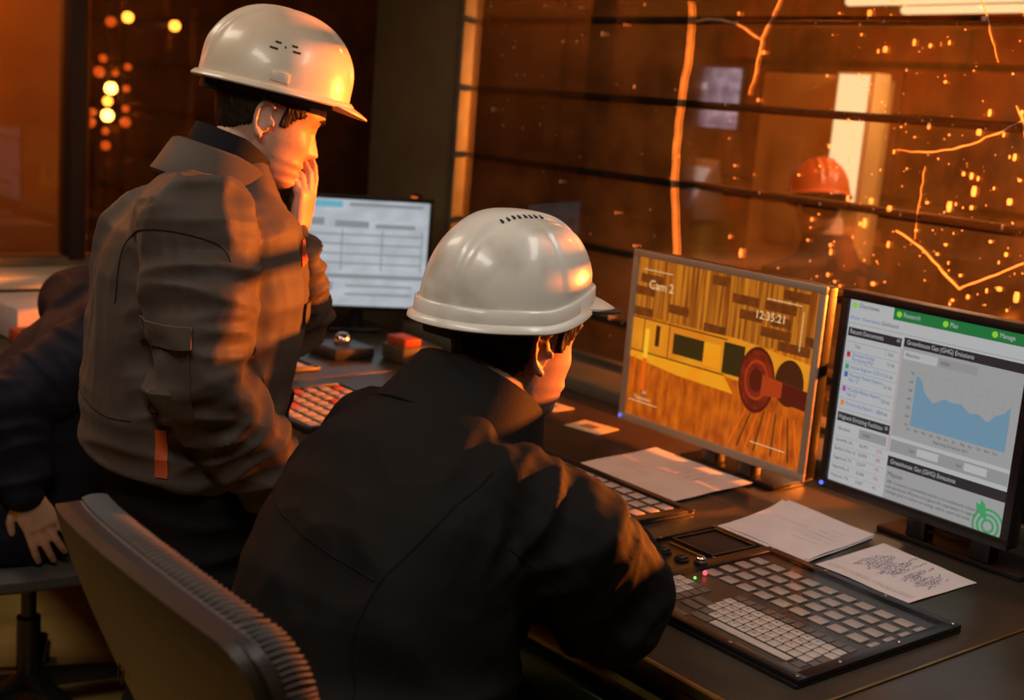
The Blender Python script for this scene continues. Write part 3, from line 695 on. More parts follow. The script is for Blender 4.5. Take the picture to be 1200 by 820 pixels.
sc.areas('corner_line', 'cam_text', [(.036, .215, .070, .074), (.742, .922, .087, .091), (.021, .20, .900, .904), (.74, .919, .915, .919), (.93, .933, .12, .34)], 9)
sc.text('overlay_text', 'cam_text', [('Cam 2', .078, .185, .031), ('12:35:21', .69, .21, .026), ('Set', .10, .845, .014), ('Temperature', .055, .885, .013)], 10)
# far monitor
w, h, z0, bz = .475, .385, .075, .014
m3 = monitor('monitor', (-3.60, 2.235, DZ), math.radians(66), w, h, bz, z0, 'black_plastic', 'far black monitor with a pale tabular screen beside the corner pillar', [0])
emat('far_white', (.46, .50, .54), 1, col2=(.36, .39, .42), scale=(3, 1, 5), nscale=4); emat('far_grey', (.22, .24, .26), 1); emat('far_teal', (.12, .38, .48), 1); emat('far_green', (.10, .36, .16), 1)
sc = Screen(m3, w, h, z0, bz); sc.base('far_white')
sc.areas('title_bar', 'far_teal', [(0, .35, .02, .08)]); sc.areas('title_bar', 'far_grey', [(.4, .95, .03, .06), (.05, .22, .18, .25), (.3, .55, .2, .26), (.6, .9, .22, .26), (.25, 1, .70, .74)])
sc.areas('green_bar', 'far_green', [(0, .24, .65, .70), (.12, .2, .88, .95)])
sc.areas('table_rule', 'far_grey', [(.05, .95, .32+.09*k, .335+.09*k) for k in range(4)]+[(.3*k+.05, .3*k+.06, .28, .66) for k in range(4)]+[(.05, .3, .78, .86), (.4, .9, .8, .82), (.4, .9, .88, .90)], 2)

# ------------------------------------------------------------------ the hall outside
HW = struct(empty('wall_hall', (-4, 5.2, 0), math.radians(-5)))
for k in range(7):
    for r in range(5):
        x = -6.25+k*1.1+(.35 if r % 2 else 0)
        MB().box(x+.01, x+1.09, random.uniform(-.01, .01), .06, r*.62+.01, r*.62+.60).build('wall_sheet', 'rust_wall', HW, bevel=.006)
MB().box(-6.3, 1.75, .07, .12, 0, 3.2).build('wall_backing', 'bar_metal', HW)
struct(MB().box(-9, 3, WY+.15, 7, -.12, -.02).build('floor_hall', 'rust_beam'))
struct(MB().box(-9, WX-.14, -3, WY+.15, -.12, -.02).build('floor_hall_side', 'rust_beam'))
struct(MB().box(-9.0, -8.9, -3, 7, 0, 3.4).build('wall_hall_far', 'rust_beam'))
struct(MB().box(-9.0, 3, -3, 7, 3.4, 3.5).build('ceiling_hall', 'bar_metal')).data.update()
for i, (x, y, z, p) in enumerate(HALL_LAMPS):
    e = tag(empty('hall_lamp', (x, y, z)), ['amber hall lamp hanging over the cabinet', 'amber hall lamp hanging right of the cabinet', 'amber hall lamp hanging near the room corner', 'amber hall lamp hanging outside the end window'][i], 'lamp', 'hall lamps')
    MB().lathe([(.02, .16), (.05, .14), (.06, .05), (.16, -.02), (.155, -.02), (.055, .045), (.02, .06)], (0, 0, 0), 20).build('lamp_shade', 'rust_beam', e, smooth=True)
    MB().tube([(0, 0, .15), (0, 0, 3.4-z)], .01, 6).build('cord', 'bar_metal', e)
# furnace that throws the orange light
e = tag(empty('furnace', (FURN[0]+.10, FURN[1]+.35, 0), math.radians(-17)), 'steel furnace body with a glowing mouth out in the hall', 'furnace')
MB().box(-.7, .7, 0, 1.0, 0, 2.6).build('furnace_body', 'rust_beam', e, bevel=.03)
MB().box(-.25, .25, -.02, 0, 1.3, 1.75).build('mouth', 'hot', e)
MB().box(-.35, .35, -.06, -.02, 1.75, 1.85).build('lintel', 'rust_beam', e, bevel=.01)
# glowing blocks imitating the strip of orange light beside the window jamb
fr = tag(empty('glow_rack', (-4.275, 3.19, 0)), 'upright rack of glowing orange billets outside the window by the pillar', 'rack')
MB().box(-.05, .05, -.02, .03, 0, 2.1).build('glow_rack_post', 'bar_metal', fr)
for z in (.84, 1.24, 1.49, 1.73, 2.03): MB().box(-.05, .05, -.11, -.02, z-.012, z+.002).build('glow_rack_lug', 'bar_metal', fr)
for z0, z1 in ((.85, 1.22), (1.25, 1.47), (1.50, 1.71), (1.74, 2.01)): MB().box(-.030, .030, -.10, -.035, z0, z1).build('glowing_block', 'hot', fr, bevel=.008)
# reflected cabinet built solid; its glowing strip imitates a reflected white panel
e = tag(empty('reflected_cabinet', (-3.42, 4.3, 0)), 'orange cabinet with a bright white door edge beyond the window', 'cabinet')
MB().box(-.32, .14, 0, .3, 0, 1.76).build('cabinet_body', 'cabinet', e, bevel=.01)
MB().box(.14, .33, -.10, .0, .05, 1.77).build('reflected_door_edge', 'cabinet', e, bevel=.006)
MB().box(.165, .305, -.112, -.10, 1.24, 1.76).build('reflection_strip', 'tube_white', e)
MB().box(-.22, -.05, -.012, 0, 1.05, 1.5).build('reflected_door_panel', 'cabinet', e, bevel=.004)
# solid glowing stand-ins for the screens reflected in the window glass
emat('reflection_blue', (.16, .16, .30), 1, col2=(.50, .46, .66), scale=(4, 1, 7), nscale=3., lo=.4, hi=.7); emat('reflection_spot', (.85, .75, 1.0), 1.2)
e = tag(empty('reflected_display', (-4.19, 4.4, 1.45)), 'bluish display hanging beyond the window left of the cabinet', 'display')
MB().box(-.24, .24, .01, .05, .04, .34).build('reflected_display_housing', 'black_plastic', e, bevel=.005)
MB().box(-.225, .225, .004, .012, .055, .325).build('reflected_display_screen', 'reflection_blue', e)
for x, z, a in ((-.09, .235, .05), (.0, .24, .03), (-.18, .10, .035)): MB().ball((x, 0, z), a, 8, (1, .05, .6)).build('reflected_highlight', 'reflection_spot', e, smooth=True)
MB().tube([(0, .04, .34), (0, .04, 1.95)], .015, 8).build('added_hanger_rod', 'bar_metal', e)
e = tag(empty('reflection_stand', (-4.24, 4.42, 0)), 'pale lavender sloping screen on a green pedestal below the bluish display', 'machine')  # stand-in for a bright reflection in the window
MB().box(-.12, .13, 0, .2, 0, 1.07).build('reflection_stand_base', 'lime', e, bevel=.01)
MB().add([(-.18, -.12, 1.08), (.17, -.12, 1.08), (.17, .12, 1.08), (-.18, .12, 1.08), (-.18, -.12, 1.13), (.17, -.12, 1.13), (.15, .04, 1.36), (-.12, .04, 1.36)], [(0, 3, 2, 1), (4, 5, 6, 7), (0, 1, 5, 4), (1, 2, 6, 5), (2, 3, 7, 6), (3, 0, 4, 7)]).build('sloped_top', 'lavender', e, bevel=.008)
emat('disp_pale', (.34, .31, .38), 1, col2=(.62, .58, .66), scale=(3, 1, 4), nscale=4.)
MB().add([(-.155, -.128, 1.135), (.145, -.128, 1.135), (.13, .02, 1.33), (-.10, .02, 1.33)], [(0, 1, 2, 3)]).build('reflected_panel', 'disp_pale', e)  # its glow imitates a bright patch reflected in the window
o = MB().box(-.10, .10, -.05, .05, 0, .30).build('reflection_stand_door', 'lime', e); o.location = (0, -.05, .75)
# reflection of a ceiling fitting, built as a solid fitting beyond the glass
e = tag(empty('reflected_fitting', (-2.72, 4.05, 2.02), math.radians(-6)), 'pale fluorescent ceiling fitting seen at top right beyond the window', 'ceiling light')
MB().box(-.35, .75, -.22, .22, 0, .05).build('tray', 'white_steel', e, bevel=.006)
for y in (-.15, .15): MB().tube([(-.32, y, -.012), (.72, y, -.012)], .016, 8).build('tube', 'tube_white', e, smooth=True)
for x in (-.2, .6): MB().tube([(x, 0, .05), (x, 0, 1.38)], .008, 6).build('added_hanger_rod', 'bar_metal', e)
# lit steel sheet and hanging lamps outside the end window
e = tag(empty('steel_screen', (-5.35, .2, 0)), 'orange-lit steel screen outside the left end window', 'screen')
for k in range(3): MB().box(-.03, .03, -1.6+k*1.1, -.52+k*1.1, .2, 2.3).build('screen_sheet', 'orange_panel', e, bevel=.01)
MB().box(-.05, .05, 1.68, 1.74, 0, 2.35).build('screen_post', 'rust_beam', e)
LM = [(3.039,1.816,.03,'lamp_amber'),(2.766,1.836,.03,'lamp_amber'),(2.67,1.803,.028,'lamp_red'),(2.677,1.446,.033,'lamp_yellow'),(2.66,1.297,.033,'lamp_yellow'),(2.66,1.375,.026,'lamp_amber'),(2.631,1.604,.022,'lamp_red'),(2.771,1.569,.02,'lamp_red'),(2.61,1.53,.03,'lamp_red'),
      (2.565,1.254,.028,'lamp_red'),(2.575,1.31,.022,'lamp_red'),(2.763,1.265,.028,'lamp_red'),(2.763,1.34,.02,'lamp_red'),(2.653,1.132,.026,'lamp_red'),(2.65,1.21,.02,'lamp_red'),(2.765,1.45,.02,'lamp_red'),(2.70,1.53,.018,'lamp_red')]
e = tag(empty('lamp_mast', (-7.08, 2.68, 0)), 'dark mast carrying red and yellow lamps far behind the standing man', 'mast')
for y in (-.13, 0, .1): MB().tube([(0, y, 0), (0, y, 2.4)], .012, 6).build('mast_rod', 'bar_metal', e)
MB().box(-.01, .01, -.15, .42, 1.80, 1.83).build('mast_arm', 'bar_metal', e)
for y, z, r, m in LM: MB().ball((.08, y-2.68, z), r, 8).build('signal_lamp', m, e, smooth=True)
o = tag(MB().box(-.17, .17, -.24, .24, 0, .10).build('paper_box', 'paper_warm', None, bevel=.006), 'white document box on the cream sill at left edge', 'box'); o.location = (-3.92, 1.38, DZ); o.rotation_euler.z = .1
o = tag(MB().box(-.06, .06, -.09, .09, 0, .05).build('red_case', 'orange_cloth', None, bevel=.008), 'small red case lying before the white document box at left', 'case'); o.location = (-3.66, 1.22, DZ)

# ------------------------------------------------------------------ people: heads, hands, clothes
def interp(z, tab):
    zs = [t[0] for t in tab]; return float(np.interp(z, zs, [t[1] for t in tab]))
FRONT = [(-.118, .050), (-.114, .068), (-.108, .081), (-.098, .087), (-.088, .083), (-.079, .090), (-.071, .086), (-.063, .0925), (-.054, .087), (-.045, .086), (-.03, .086), (0, .083), (.012, .087), (.028, .097), (.04, .0965), (.06, .090), (.08, .078), (.1, .058), (.113, .034), (.12, .012)]
BACK = [(-.118, .0), (-.10, .02), (-.08, .050), (-.06, .068), (-.03, .086), (0, .096), (.03, .100), (.06, .094), (.08, .083), (.1, .062), (.113, .036), (.12, .012)]
HALF = [(-.118, .018), (-.112, .030), (-.10, .043), (-.085, .053), (-.06, .0615), (-.03, .068), (0, .0715), (.03, .075), (.06, .072), (.08, .063), (.1, .047), (.113, .027), (.12, .010)]
def head_point(z, a, extra=0.):
    c, s = math.cos(a), math.sin(a); f, b, w = interp(z, FRONT), interp(z, BACK), interp(z, HALF)
    if c >= 0:
        x = f*abs(c)**.86; y = w*math.copysign(abs(s)**.94, s)
        g = lambda t, m, d: math.exp(-((t-m)/d)**2)
        t = (z-.014)/(-.052)                     # along the nose, 0 bridge .. 1 tip
        if -.1 < t < 1.25:
            hgt = .004+.024*min(max(t, 0), 1)**1.1
            if t > .93: hgt *= max(0, 1-(t-.93)/.30)
            wd = .0075+.0085*min(max(t, 0), 1)**2
            x += hgt*math.exp(-(y/wd)**2)*min(1, (t+.1)/.15)
        x -= .010*(g(y, .031, .016)+g(y, -.031, .016))*g(z, .004, .013)          # eye sockets
        x += .0042*(g(y, .031, .011)+g(y, -.031, .011))*g(z, .002, .008)         # lids
        x += .004*(g(y, .045, .016)+g(y, -.045, .016))*g(z, -.026, .016)         # cheek bones
        x -= .004*g(y, 0, .016)*g(z, -.071, .0028)                               # mouth line
        x -= .003*(g(y, .026, .008)+g(y, -.026, .008))*g(z, -.065, .02)
    else:
        x = -b*abs(c)**.92; y = w*math.copysign(abs(s)**.9, s)
    if extra:
        r = math.hypot(x, y); k = (r+extra)/max(r, 1e-4); x *= k; y *= k
    return (x, y, z)
def add_head(mb, M, ears=True, sc=1.05):
    zs = list(np.linspace(-.118, -.04, 40))+list(np.linspace(-.038, .05, 42))+list(np.linspace(.056, .12, 16))
    n = 120; h = MB(); h.rings([[head_point(z, 2*PI*k/n) for k in range(n)] for z in zs])
    if ears:
        for s in (-1, 1):
            e = MB(); pts = []
            for k in range(15):
                a = -2.15+k*4.5/14; pts.append((-.017+.0150*math.cos(a+.9)*-1, s*(.006+.004*math.cos(a+.6)), .003+.031*math.sin(a+.35)))
            pts = [(-.013-.016*math.sin(t), s*(.008+.004*math.sin(t)), .030*math.cos(t)) for t in np.linspace(-.7, PI*.92, 16)]
            e.tube(pts, [.0046]*11+[.0048, .0052, .0062, .0066, .0060], 8)
            e.ball((-.014, s*.003, .000), .0235, 10, (.58, .16, 1.08))
            e.ball((.001, s*.003, -.006), .006, 6, (.7, .6, 1.2))
            e.tube([(-.016, s*.005, .016), (-.021, s*.005, .002), (-.015, s*.005, -.014)], .0032, 6)
            R = Matrix.Translation((-.002, s*.0735, -.006)) @ Matrix.Rotation(s*.32, 4, 'Z') @ Matrix.Rotation(-.16, 4, 'Y')
            e.xf(R); h.add(e.v, e.f)
    h.xf(M @ Matrix.Scale(sc, 4)); mb.add(h.v, h.f)
def hair_shell(M, sc=1.05, th=.0045, seed=0, low=-.058, front_x=.048):
    """short hair: a shell over the scalp that ends above the ears, at the nape and at the temples"""
    n = 144; zs = np.linspace(low, .118, 52); G = MB()
    def inside(z, a):
        x, y, _ = head_point(z, a)
        if x > front_x: return z > .062
        if x > .012: return z > .012-.022*max(0, min(1, (.034-x)/.012))+.6*max(0, x-.034)
        if x > -.034: return z > .024
        t = min(1, (-.034-x)/.05); return z > low+.035*(1-t)
    idx = {}
    def vid(i, k, o):
        k %= n; key = (i, k, o)
        if key not in idx:
            z = zs[i]; a = 2*PI*k/n
            e = (th*(1+.5*noise.noise(Vector((math.cos(a)*9, math.sin(a)*9, z*60+seed)))) if o else -.002)
            idx[key] = len(G.v); G.v.append(head_point(z, a, e))
        return idx[key]
    cells = {(i, k) for i in range(len(zs)-1) for k in range(n) if inside((zs[i]+zs[i+1])/2, 2*PI*(k+.5)/n)}
    for (i, k) in cells:
        kk = (k+1) % n
        G.f.append((vid(i, k, 1), vid(i, kk, 1), vid(i+1, kk, 1), vid(i+1, k, 1)))
        G.f.append((vid(i, k, 0), vid(i+1, k, 0), vid(i+1, kk, 0), vid(i, kk, 0)))
        for (ni, nk), (p, q) in (((i-1, k), ((i, k), (i, kk))), ((i+1, k), ((i+1, kk), (i+1, k))), ((i, (k-1) % n), ((i+1, k), (i, k))), ((i, kk), ((i, kk), (i+1, kk)))):
            if (ni, nk) not in cells: G.f.append((vid(*p, 1), vid(*p, 0), vid(*q, 0), vid(*q, 1)))
    G.xf(M @ Matrix.Scale(sc, 4)); return G
def brow(M, s, sc=1.05):
    pts = []
    for k in range(7):
        t = k/6; a = s*(.20+.40*t); x, y, z = head_point(.023+.006*math.sin(PI*t*.8), a); pts.append((x+.001, y, z))
    return MB().tube(pts, [.0022, .0034, .0036, .0034, .003, .0024, .0015], 6).xf(M @ Matrix.Scale(sc, 4))
def head_matrix(loc, yaw, pitch, roll=0.):
    return Matrix.Translation(loc) @ Matrix.Rotation(yaw, 4, 'Z') @ Matrix.Rotation(pitch, 4, 'Y') @ Matrix.Rotation(roll, 4, 'X')
def add_hand(mb, wrist, d, nrm, side, curls, spread=.06, sc=1.0, thumb=(.55, .3), tcurl=.5):
    """d: wrist to knuckles, nrm: back of the hand, side: +1 thumb on the d x nrm side"""
    d = Vector(d).normalized(); nrm = Vector(nrm); nrm = (nrm-d*nrm.dot(d)).normalized(); w = d.cross(nrm)*side; o = Vector(wrist)
    P = lambda a, b, c: np.array(o+d*(a*sc)+w*(b*sc)+nrm*(c*sc))
    def sec(a, b, hw, ht): return (P(a, b, 0), np.array(w)*hw*sc, np.array(nrm)*ht*sc)
    mb.loft([sec(-.03, 0, .026, .020), sec(0, 0, .027, .019), sec(.03, .003, .036, .0175), (P(.06, .002, 0), np.array(w)*.041*sc, np.array(nrm)*.0155*sc), (P(.088, .0, 0), np.array(w)*.041*sc, np.array(nrm)*.0125*sc), (P(.096, 0, -.001), np.array(w)*.034*sc, np.array(nrm)*.007*sc)], 20, 2.4)
    base = [.030, .010, -.010, -.029]; length = [(.044, .026, .021), (.049, .030, .022), (.045, .028, .022), (.036, .021, .019)]; rad = [.0100, .0102, .0097, .0086]
    for k in range(4):
        ang = 0; a, b, c = .082-.006*(k == 3)-.003*(k == 0), base[k], 0; pts = [P(a-.012, b*.96, c), P(a, b, c)]; rr = [rad[k]*1.05, rad[k]*1.05]
        for q in range(3):
            ang += curls[k][q]; sp = spread*(1.5-k); L = length[k][q]
            a += L*math.cos(ang)*math.cos(sp); c -= L*math.sin(ang); b += L*math.cos(ang)*math.sin(sp)
            pts += [(pts[-1]*.5+P(a, b, c)*.5), P(a, b, c)]; r = rad[k]*(1, .92, .82)[q]; rr += [r*.97, r*.95]
        mb.tube(pts, [x*sc for x in rr], 12)
    t0, t1 = thumb
    pts = [P(.012, .018, -.004), P(.030, .034, -.008)]; a, b, c = .030, .034, -.008; rr = [.014, .0125]
    for q, L in enumerate((.034, .030)):
        al = t0-tcurl*q*.6; a += L*math.cos(al); b += L*math.sin(al)*(1 if q == 0 else .55); c -= L*t1*(1+q*.4)
        pts.append(P(a, b, c)); rr.append((.0105, .0088)[q])
    mb.tube(pts, [x*sc for x in rr], 12)
def body_tubes(mb, spine, arms, legs):
    """slim continuous body under the clothes, joined to head and hands"""
    mb.loft([(c, u, v) for c, u, v in spine], 20)
    for arm in arms: mb.tube(arm, [.045, .040, .034, .027][:len(arm)], 12)
    for leg in legs: mb.tube(leg, [.07, .055, .045, .04][:len(leg)], 12)
def ax(az): return np.array((math.cos(az), math.sin(az), 0.)), np.array((math.sin(az), -math.cos(az), 0.))
def sleeve(mb, pts, rad, n=20): mb.tube(pts, rad, n, True)
def collar(M, prof, a0=.35, n=40, ex=1.0, ey=1.0, front=None):
    """folded collar: closed profile (radius, height) swept round the neck, open at the front"""
    rs = []
    for k in range(n+1):
        a = a0+(2*PI-2*a0)*k/n; f = math.cos(a)
        ring = []
        for i, (r, z) in enumerate(prof):
            rr = r; zz = z
            if front: rr, zz = front(i, r, z, f)
            ring.append(tuple(M @ Vector((rr*math.cos(a)*ex, rr*math.sin(a)*ey, zz))))
        rs.append(ring)
    return MB().rings(rs)

# ------------------------------------------------------------------ hard hats
def sstep(a, b, x):
    t = min(max((x-a)/(b-a), 0), 1); return t*t*(3-2*t)
def hard_hat(name, M, label, m, style, sc=1.0):
    e = tag(empty(name), label, 'hard hat'); e.matrix_world = M @ Matrix.Scale(sc, 4)
    A, B, H = (.139, .116, .156) if style == 'sport' else (.138, .112, .140)
    def zr(a):                                   # rim height round the hat
        if style == 'sport': return .034*sstep(-.25, .9, math.cos(a))-.004*sstep(.2, 1, -math.cos(a))
        return .006*math.cos(a)
    def dome(a, t, off=0.):
        ph = t*PI/2; r = math.cos(ph)**.80 if t < 1 else 0; z = math.sin(ph)**.92
        x, y = A*r*math.cos(a), B*r*math.sin(a); zz = zr(a)*(1-t)**1.5+H*z
        if style == 'sport': x -= .012*z*0
        d = 0
        if style == 'sport':
            d += .0035*(1-sstep(.028, .036, abs(y)+.004*z))*sstep(.05, .16, t)
            d -= .0022*math.exp(-((abs(y)-.038)/.004)**2)*sstep(.05, .16, t)
            q = x-(-.005+.25*(abs(y)-.05)); d += .002*sstep(.0, .012, abs(y)-.045)*sstep(0, .010, q)*(1-sstep(.75, .85, t))*sstep(.1, .2, t)
        else:
            for yc, wd, hh in ((0, .012, .008), (.030, .007, .006), (-.030, .007, .006)):
                d += hh*math.exp(-((y-yc)/wd)**2)*sstep(.28, .55, t if abs(math.cos(a)) < .5 else t+.25)
        nx, ny, nz = x/A**2, y/B**2, (H*z)/H**2; L = math.sqrt(nx*nx+ny*ny+nz*nz) or 1; k = (d+off)/L
        return (x+nx*k, y+ny*k, zz+nz*k)
    n = 160; T = [i/44 for i in range(44)]+[.992]
    outer = [[dome(2*PI*k/n, t) for k in range(n)] for t in T]; inner = [[dome(2*PI*k/n, t, -.004) for k in range(n)] for t in T]
    sh = MB(); sh.rings(outer[::-1]+inner, cap=True); sh.build('shell', m, e, smooth=True, sharp=0)
    def ringp(a, out, z):                        # a point beside the rim
        x, y = A*math.cos(a), B*math.sin(a); nx, ny = math.cos(a)/A, math.sin(a)/B; L = math.hypot(nx, ny)
        return (x+nx/L*out, y+ny/L*out, zr(a)+z)
    if style == 'sport':
        prof = [(-.004, .023), (.002, .025), (.0055, .022), (.0062, .004), (.0130, -.0005), (.0145, -.0065), (.0120, -.0085), (.0085, -.004), (.001, -.003), (-.004, -.002)]
        MB().rings([[ringp(2*PI*k/n, p*(1-.35*(i in (4, 5, 6))*sstep(.2, .8, math.cos(2*PI*k/n))), z) for i, (p, z) in enumerate(prof)] for k in range(n)], cap=False, close=True).build('rim_band', m, e, smooth=True, sharp=.9)
        amax, L0, drop = 1.12, .052, .024
    else:
        prof = [(-.003, .006), (.004, .007), (.0095, .002), (.0115, -.003), (.009, -.0055), (.003, -.003), (-.003, -.002)]
        MB().rings([[ringp(2*PI*k/n, p, z) for p, z in prof] for k in range(n)], cap=False, close=True).build('rim', m, e, smooth=True, sharp=.9)
        amax, L0, drop = .95, .034, .016
    def visor(z_off, th, extra, part, mm):
        G = []; O = []
        for k in range(41):
            a = -amax+2*amax*k/40; f = max(0, math.cos(a/amax*PI/2))**.75; r = []; ro = []
            for j in range(9):
                q = j/8; out = -.002+(L0+extra)*f*q+.008*q; x, y, z = ringp(a, 0, 0)
                dx = math.cos(a*.55); dy = math.sin(a*.55)
                r.append((x+dx*out, y+dy*out, z+z_off+.002-drop*f*(q**1.4)-.012*(abs(a/amax)**2)*q*0)); ro.append((0, 0, -th))
            G.append(r); O.append(ro)
        return MB().sheet(G, O).build(part, mm, e, smooth=True, sharp=.9)
    if style == 'sport':
        visor(.004, .003, 0, 'visor', m); visor(-.0005, .003, .016, 'visor_underside', 'black_matte')
    else:
        visor(.001, .003, 0, 'visor', m)
    # vents
    if style == 'sport':
        for s in (-1, 1):
            for k in range(8):
                t = .80+0*k; y = s*.033; x = -.052+k*.0105
                best = min(((dome(2*PI*i/400, tt/100), i, tt) for i in range(0, 400, 4) for tt in range(60, 99, 2)), key=lambda q: (q[0][0]-x)**2+(q[0][1]-y)**2)
                p = best[0]; c = MB().box(-.0016, .0016, -.0055, .0055, -.002, .0012); c.xf(Matrix.Translation(p) @ Matrix.Rotation(-.9*p[1]/B*1.1, 4, 'X') @ Matrix.Rotation(.9*p[0]/A*.8, 4, 'Y'))
                c.build('vent', 'black_matte', e)
    else:
        for s in (-1, 1):
            for (dx, dz, L) in ((.010, .078, .008), (.013, .069, .011), (-.009, .078, .008), (-.012, .067, .011), (0, .0735, .0022)):
                a = s*(PI/2-1.4*dx/.11+.12); 
                t = min(range(100), key=lambda q: abs(dome(a, q/100)[2]-dz))/100; p = dome(a, t); q = dome(a, t+.03); ta = Vector(q)-Vector(p); nrm = Vector((p[0]/A**2, p[1]/B**2, p[2]/H**2)).normalized()
                tx = ta.cross(nrm).normalized(); tz = nrm.cross(tx); R = Matrix((tx, nrm, tz)).transposed().to_4x4(); R.translation = Vector(p)
                MB().box(-L*.65, L*.65, -.002, .0008, -.0019, .0019).xf(R).build('vent', 'black_matte', e)
            a = s*(PI/2+.10); p = dome(a, .085); nrm = Vector((p[0]/A**2, p[1]/B**2, .25*p[2]/H**2)).normalized(); tx = Vector((0, 0, 1)).cross(nrm).normalized(); R = Matrix((tx, nrm, nrm.cross(tx)*-1)).transposed().to_4x4(); R.translation = Vector(p)
            MB().box(-.016, .016, -.004, .0035, -.009, .009).xf(R).build('clip_slot', m, e, bevel=.002)
    # inner headband
    MB().rings([[(x*.80, y*.80, z) for x, y, z in ((ringp(2*PI*k/48, 0, zz)) for k in range(48))] for zz in (-.018, .03)], cap=False).build('headband', 'black_matte', e, smooth=True)
    MB().box(-.128, -.100, -.035, .035, -.030, .006).build('nape_strap', 'black_matte', e, bevel=.006)
    return e

# ------------------------------------------------------------------ standing man
def V(*a): return np.array(a, float)
def finish(me, name, m, parent, root, sharp=0):
    v, n = arrays(me); put(me, v-np.array(root)); return link(name, me, m, parent, True, sharp)
rootS = (-2.22, 1.0, 0)
pS = tag(empty('person', rootS), 'standing man in a white hard hat and grey-brown work jacket, hand at his mouth', 'person')
F, R = ax(math.radians(80))
c0 = V(-2.205, 1.005, 0)
def secS(dx, z, hw, hd, lean=0., e=2): return (c0+F*dx+V(0, 0, z), R*hw, F*hd+V(0, 0, lean))
MS = head_matrix((-2.205, 1.148, 1.492), math.radians(72), math.radians(19))
# joints
shR, elR, wrR = c0+R*.205-F*.040+V(0, 0, 1.315), c0+R*.250-F*.050+V(0, 0, 1.045), c0+R*.205+F*.125+V(0, 0, .835)
shL, elL, wrL = c0-R*.20+F*.03+V(0, 0, 1.315), c0-R*.11+F*.27+V(0, 0, 1.06), c0-R*.018+F*.203+V(0, 0, 1.252)
neckS = c0+F*.045+V(0, 0, 1.385)
b = MB(); add_head(b, MS)
hd = np.array((MS @ Vector((-.022, 0, -.055))))
b.tube([neckS-V(0, 0, .06), neckS, hd*.5+neckS*.5, hd], [.075, .064, .057, .055], 20)
b.loft([secS(0, .86, .14, .10), secS(.0, 1.05, .14, .10), secS(.0, 1.25, .16, .10), secS(.02, 1.36, .10, .07), secS(.03, 1.40, .05, .05)], 24)
b.tube([shR-R*.10-V(0, 0, .03), shR-R*.03-V(0, 0, .02), elR, wrR], [.05, .042, .036, .028]); b.tube([shL+R*.10-V(0, 0, .03), shL+R*.03-V(0, 0, .02), elL, wrL], [.05, .042, .036, .028])
for s in (-1, 1): b.tube([c0+R*s*.08+V(0, 0, .90), c0+R*s*.10+F*.02+V(0, 0, .48), c0+R*s*.10+V(0, 0, .08)], [.075, .055, .042])
mouth = MS @ Vector((.122, .014, -.072))
up_d = Vector(mouth)-Vector(wrL)
add_hand(b, tuple(wrL+V(0, 0, .012)), tuple(up_d), tuple(F*.75+R*.65), 1, [(.10, .22, .25), (.22, .45, .40), (.45, .9, .7), (.55, 1.1, .7)], .0, .98, (.75, .30), .4)
add_hand(b, tuple(wrR), (F[0]*.5, F[1]*.5, -.6), tuple(R), 1, [(.3, .4, .3)]*4, .03, .92)
me = remesh(b, .0030, 2); finish(me, 'body', 'skin', pS, rootS)
hair_shell(MS, th=.004).build('hair', 'hair', pS, True, off=rootS, sharp=0)
for s in (-1, 1): brow(MS, s).build('eyebrow', 'hair', pS, True, off=rootS)
# jacket
j = MB()
j.loft([secS(-.01, .835, .205, .160), secS(-.015, .85, .222, .172), secS(-.015, .95, .228, .178), secS(.008, 1.08, .230, .190), secS(.014, 1.20, .230, .186), secS(.010, 1.29, .222, .165, .01), secS(.01, 1.345, .175, .125, .02), secS(.03, 1.385, .10, .09, .03), secS(.035, 1.40, .07, .07, .03)], 36, 2.35)
sleeve(j, [shR-R*.10-V(0, 0, .02), shR-R*.02, shR*.55+elR*.45+R*.008, elR, elR*.45+wrR*.55, wrR], [.095, .100, .096, .088, .076, .062])
sleeve(j, [shL+R*.10-V(0, 0, .02), shL+R*.02, shL*.55+elL*.45, elL, elL*.45+wrL*.55, wrL], [.09, .095, .09, .074, .060, .045])
me = remesh(j, .0058, 5)
allw = lambda v: np.ones(len(v))
wz = lambda a, b: (lambda v: np.clip((b-v[:, 2])/(b-a), 0, 1)*1.0)
F3 = np.array([R*3, F*3, V(0, 0, 16)]); F4 = np.array([R*9, F*9, V(0, 0, 3)])
fold(me, [(F3, .017, 2.2, lambda v: np.clip((1.05-v[:, 2])/.2, .15, 1)), (F4, .012, 5.1, lambda v: np.clip((v[:, 2]-.95)/.2, .1, 1)), (np.eye(3)*7, .007, 9.3, allw)]+fields_arm(shR, elR, wrR, .10, .015, 4.4)+fields_arm(shL, elL, wrL, .09, .014, 7.7))
bvS = bvh_of(me); jk = finish(me, 'jacket', 'jacket_grey', pS, rootS)
MC = Matrix.Translation(tuple(neckS+F*-.012-V(0, 0, .022))) @ Matrix.Rotation(math.radians(80), 4, 'Z') @ Matrix.Rotation(.30, 4, 'Y')
def frontS(i, r, z, f):
    if i in (4, 5): return r+.035*max(0, f)**2, z-.030*max(0, f)
    return r+.006*max(0, f), z-.014*max(0, f)
cl = collar(MC, [(.082, -.02), (.081, .052), (.086, .062), (.096, .056), (.116, -.008), (.110, -.014), (.094, .034), (.092, -.02)], .32, 48, 1.0, 1.02, frontS)
cl.build('collar', 'jacket_grey', jk, True, off=rootS, sharp=.9)
MC2 = Matrix.Translation(tuple(neckS+F*-.004-V(0, 0, .02))) @ Matrix.Rotation(math.radians(80), 4, 'Z') @ Matrix.Rotation(.34, 4, 'Y')
collar(MC2, [(.070, -.02), (.066, .060), (.066, .088), (.074, .092), (.078, .060), (.079, -.02)], .05, 48, 1.02, .98, lambda i, r, z, f: (r, z-.02*max(0, f))).build('undershirt_collar', 'trouser', pS, True, off=rootS, sharp=.9)
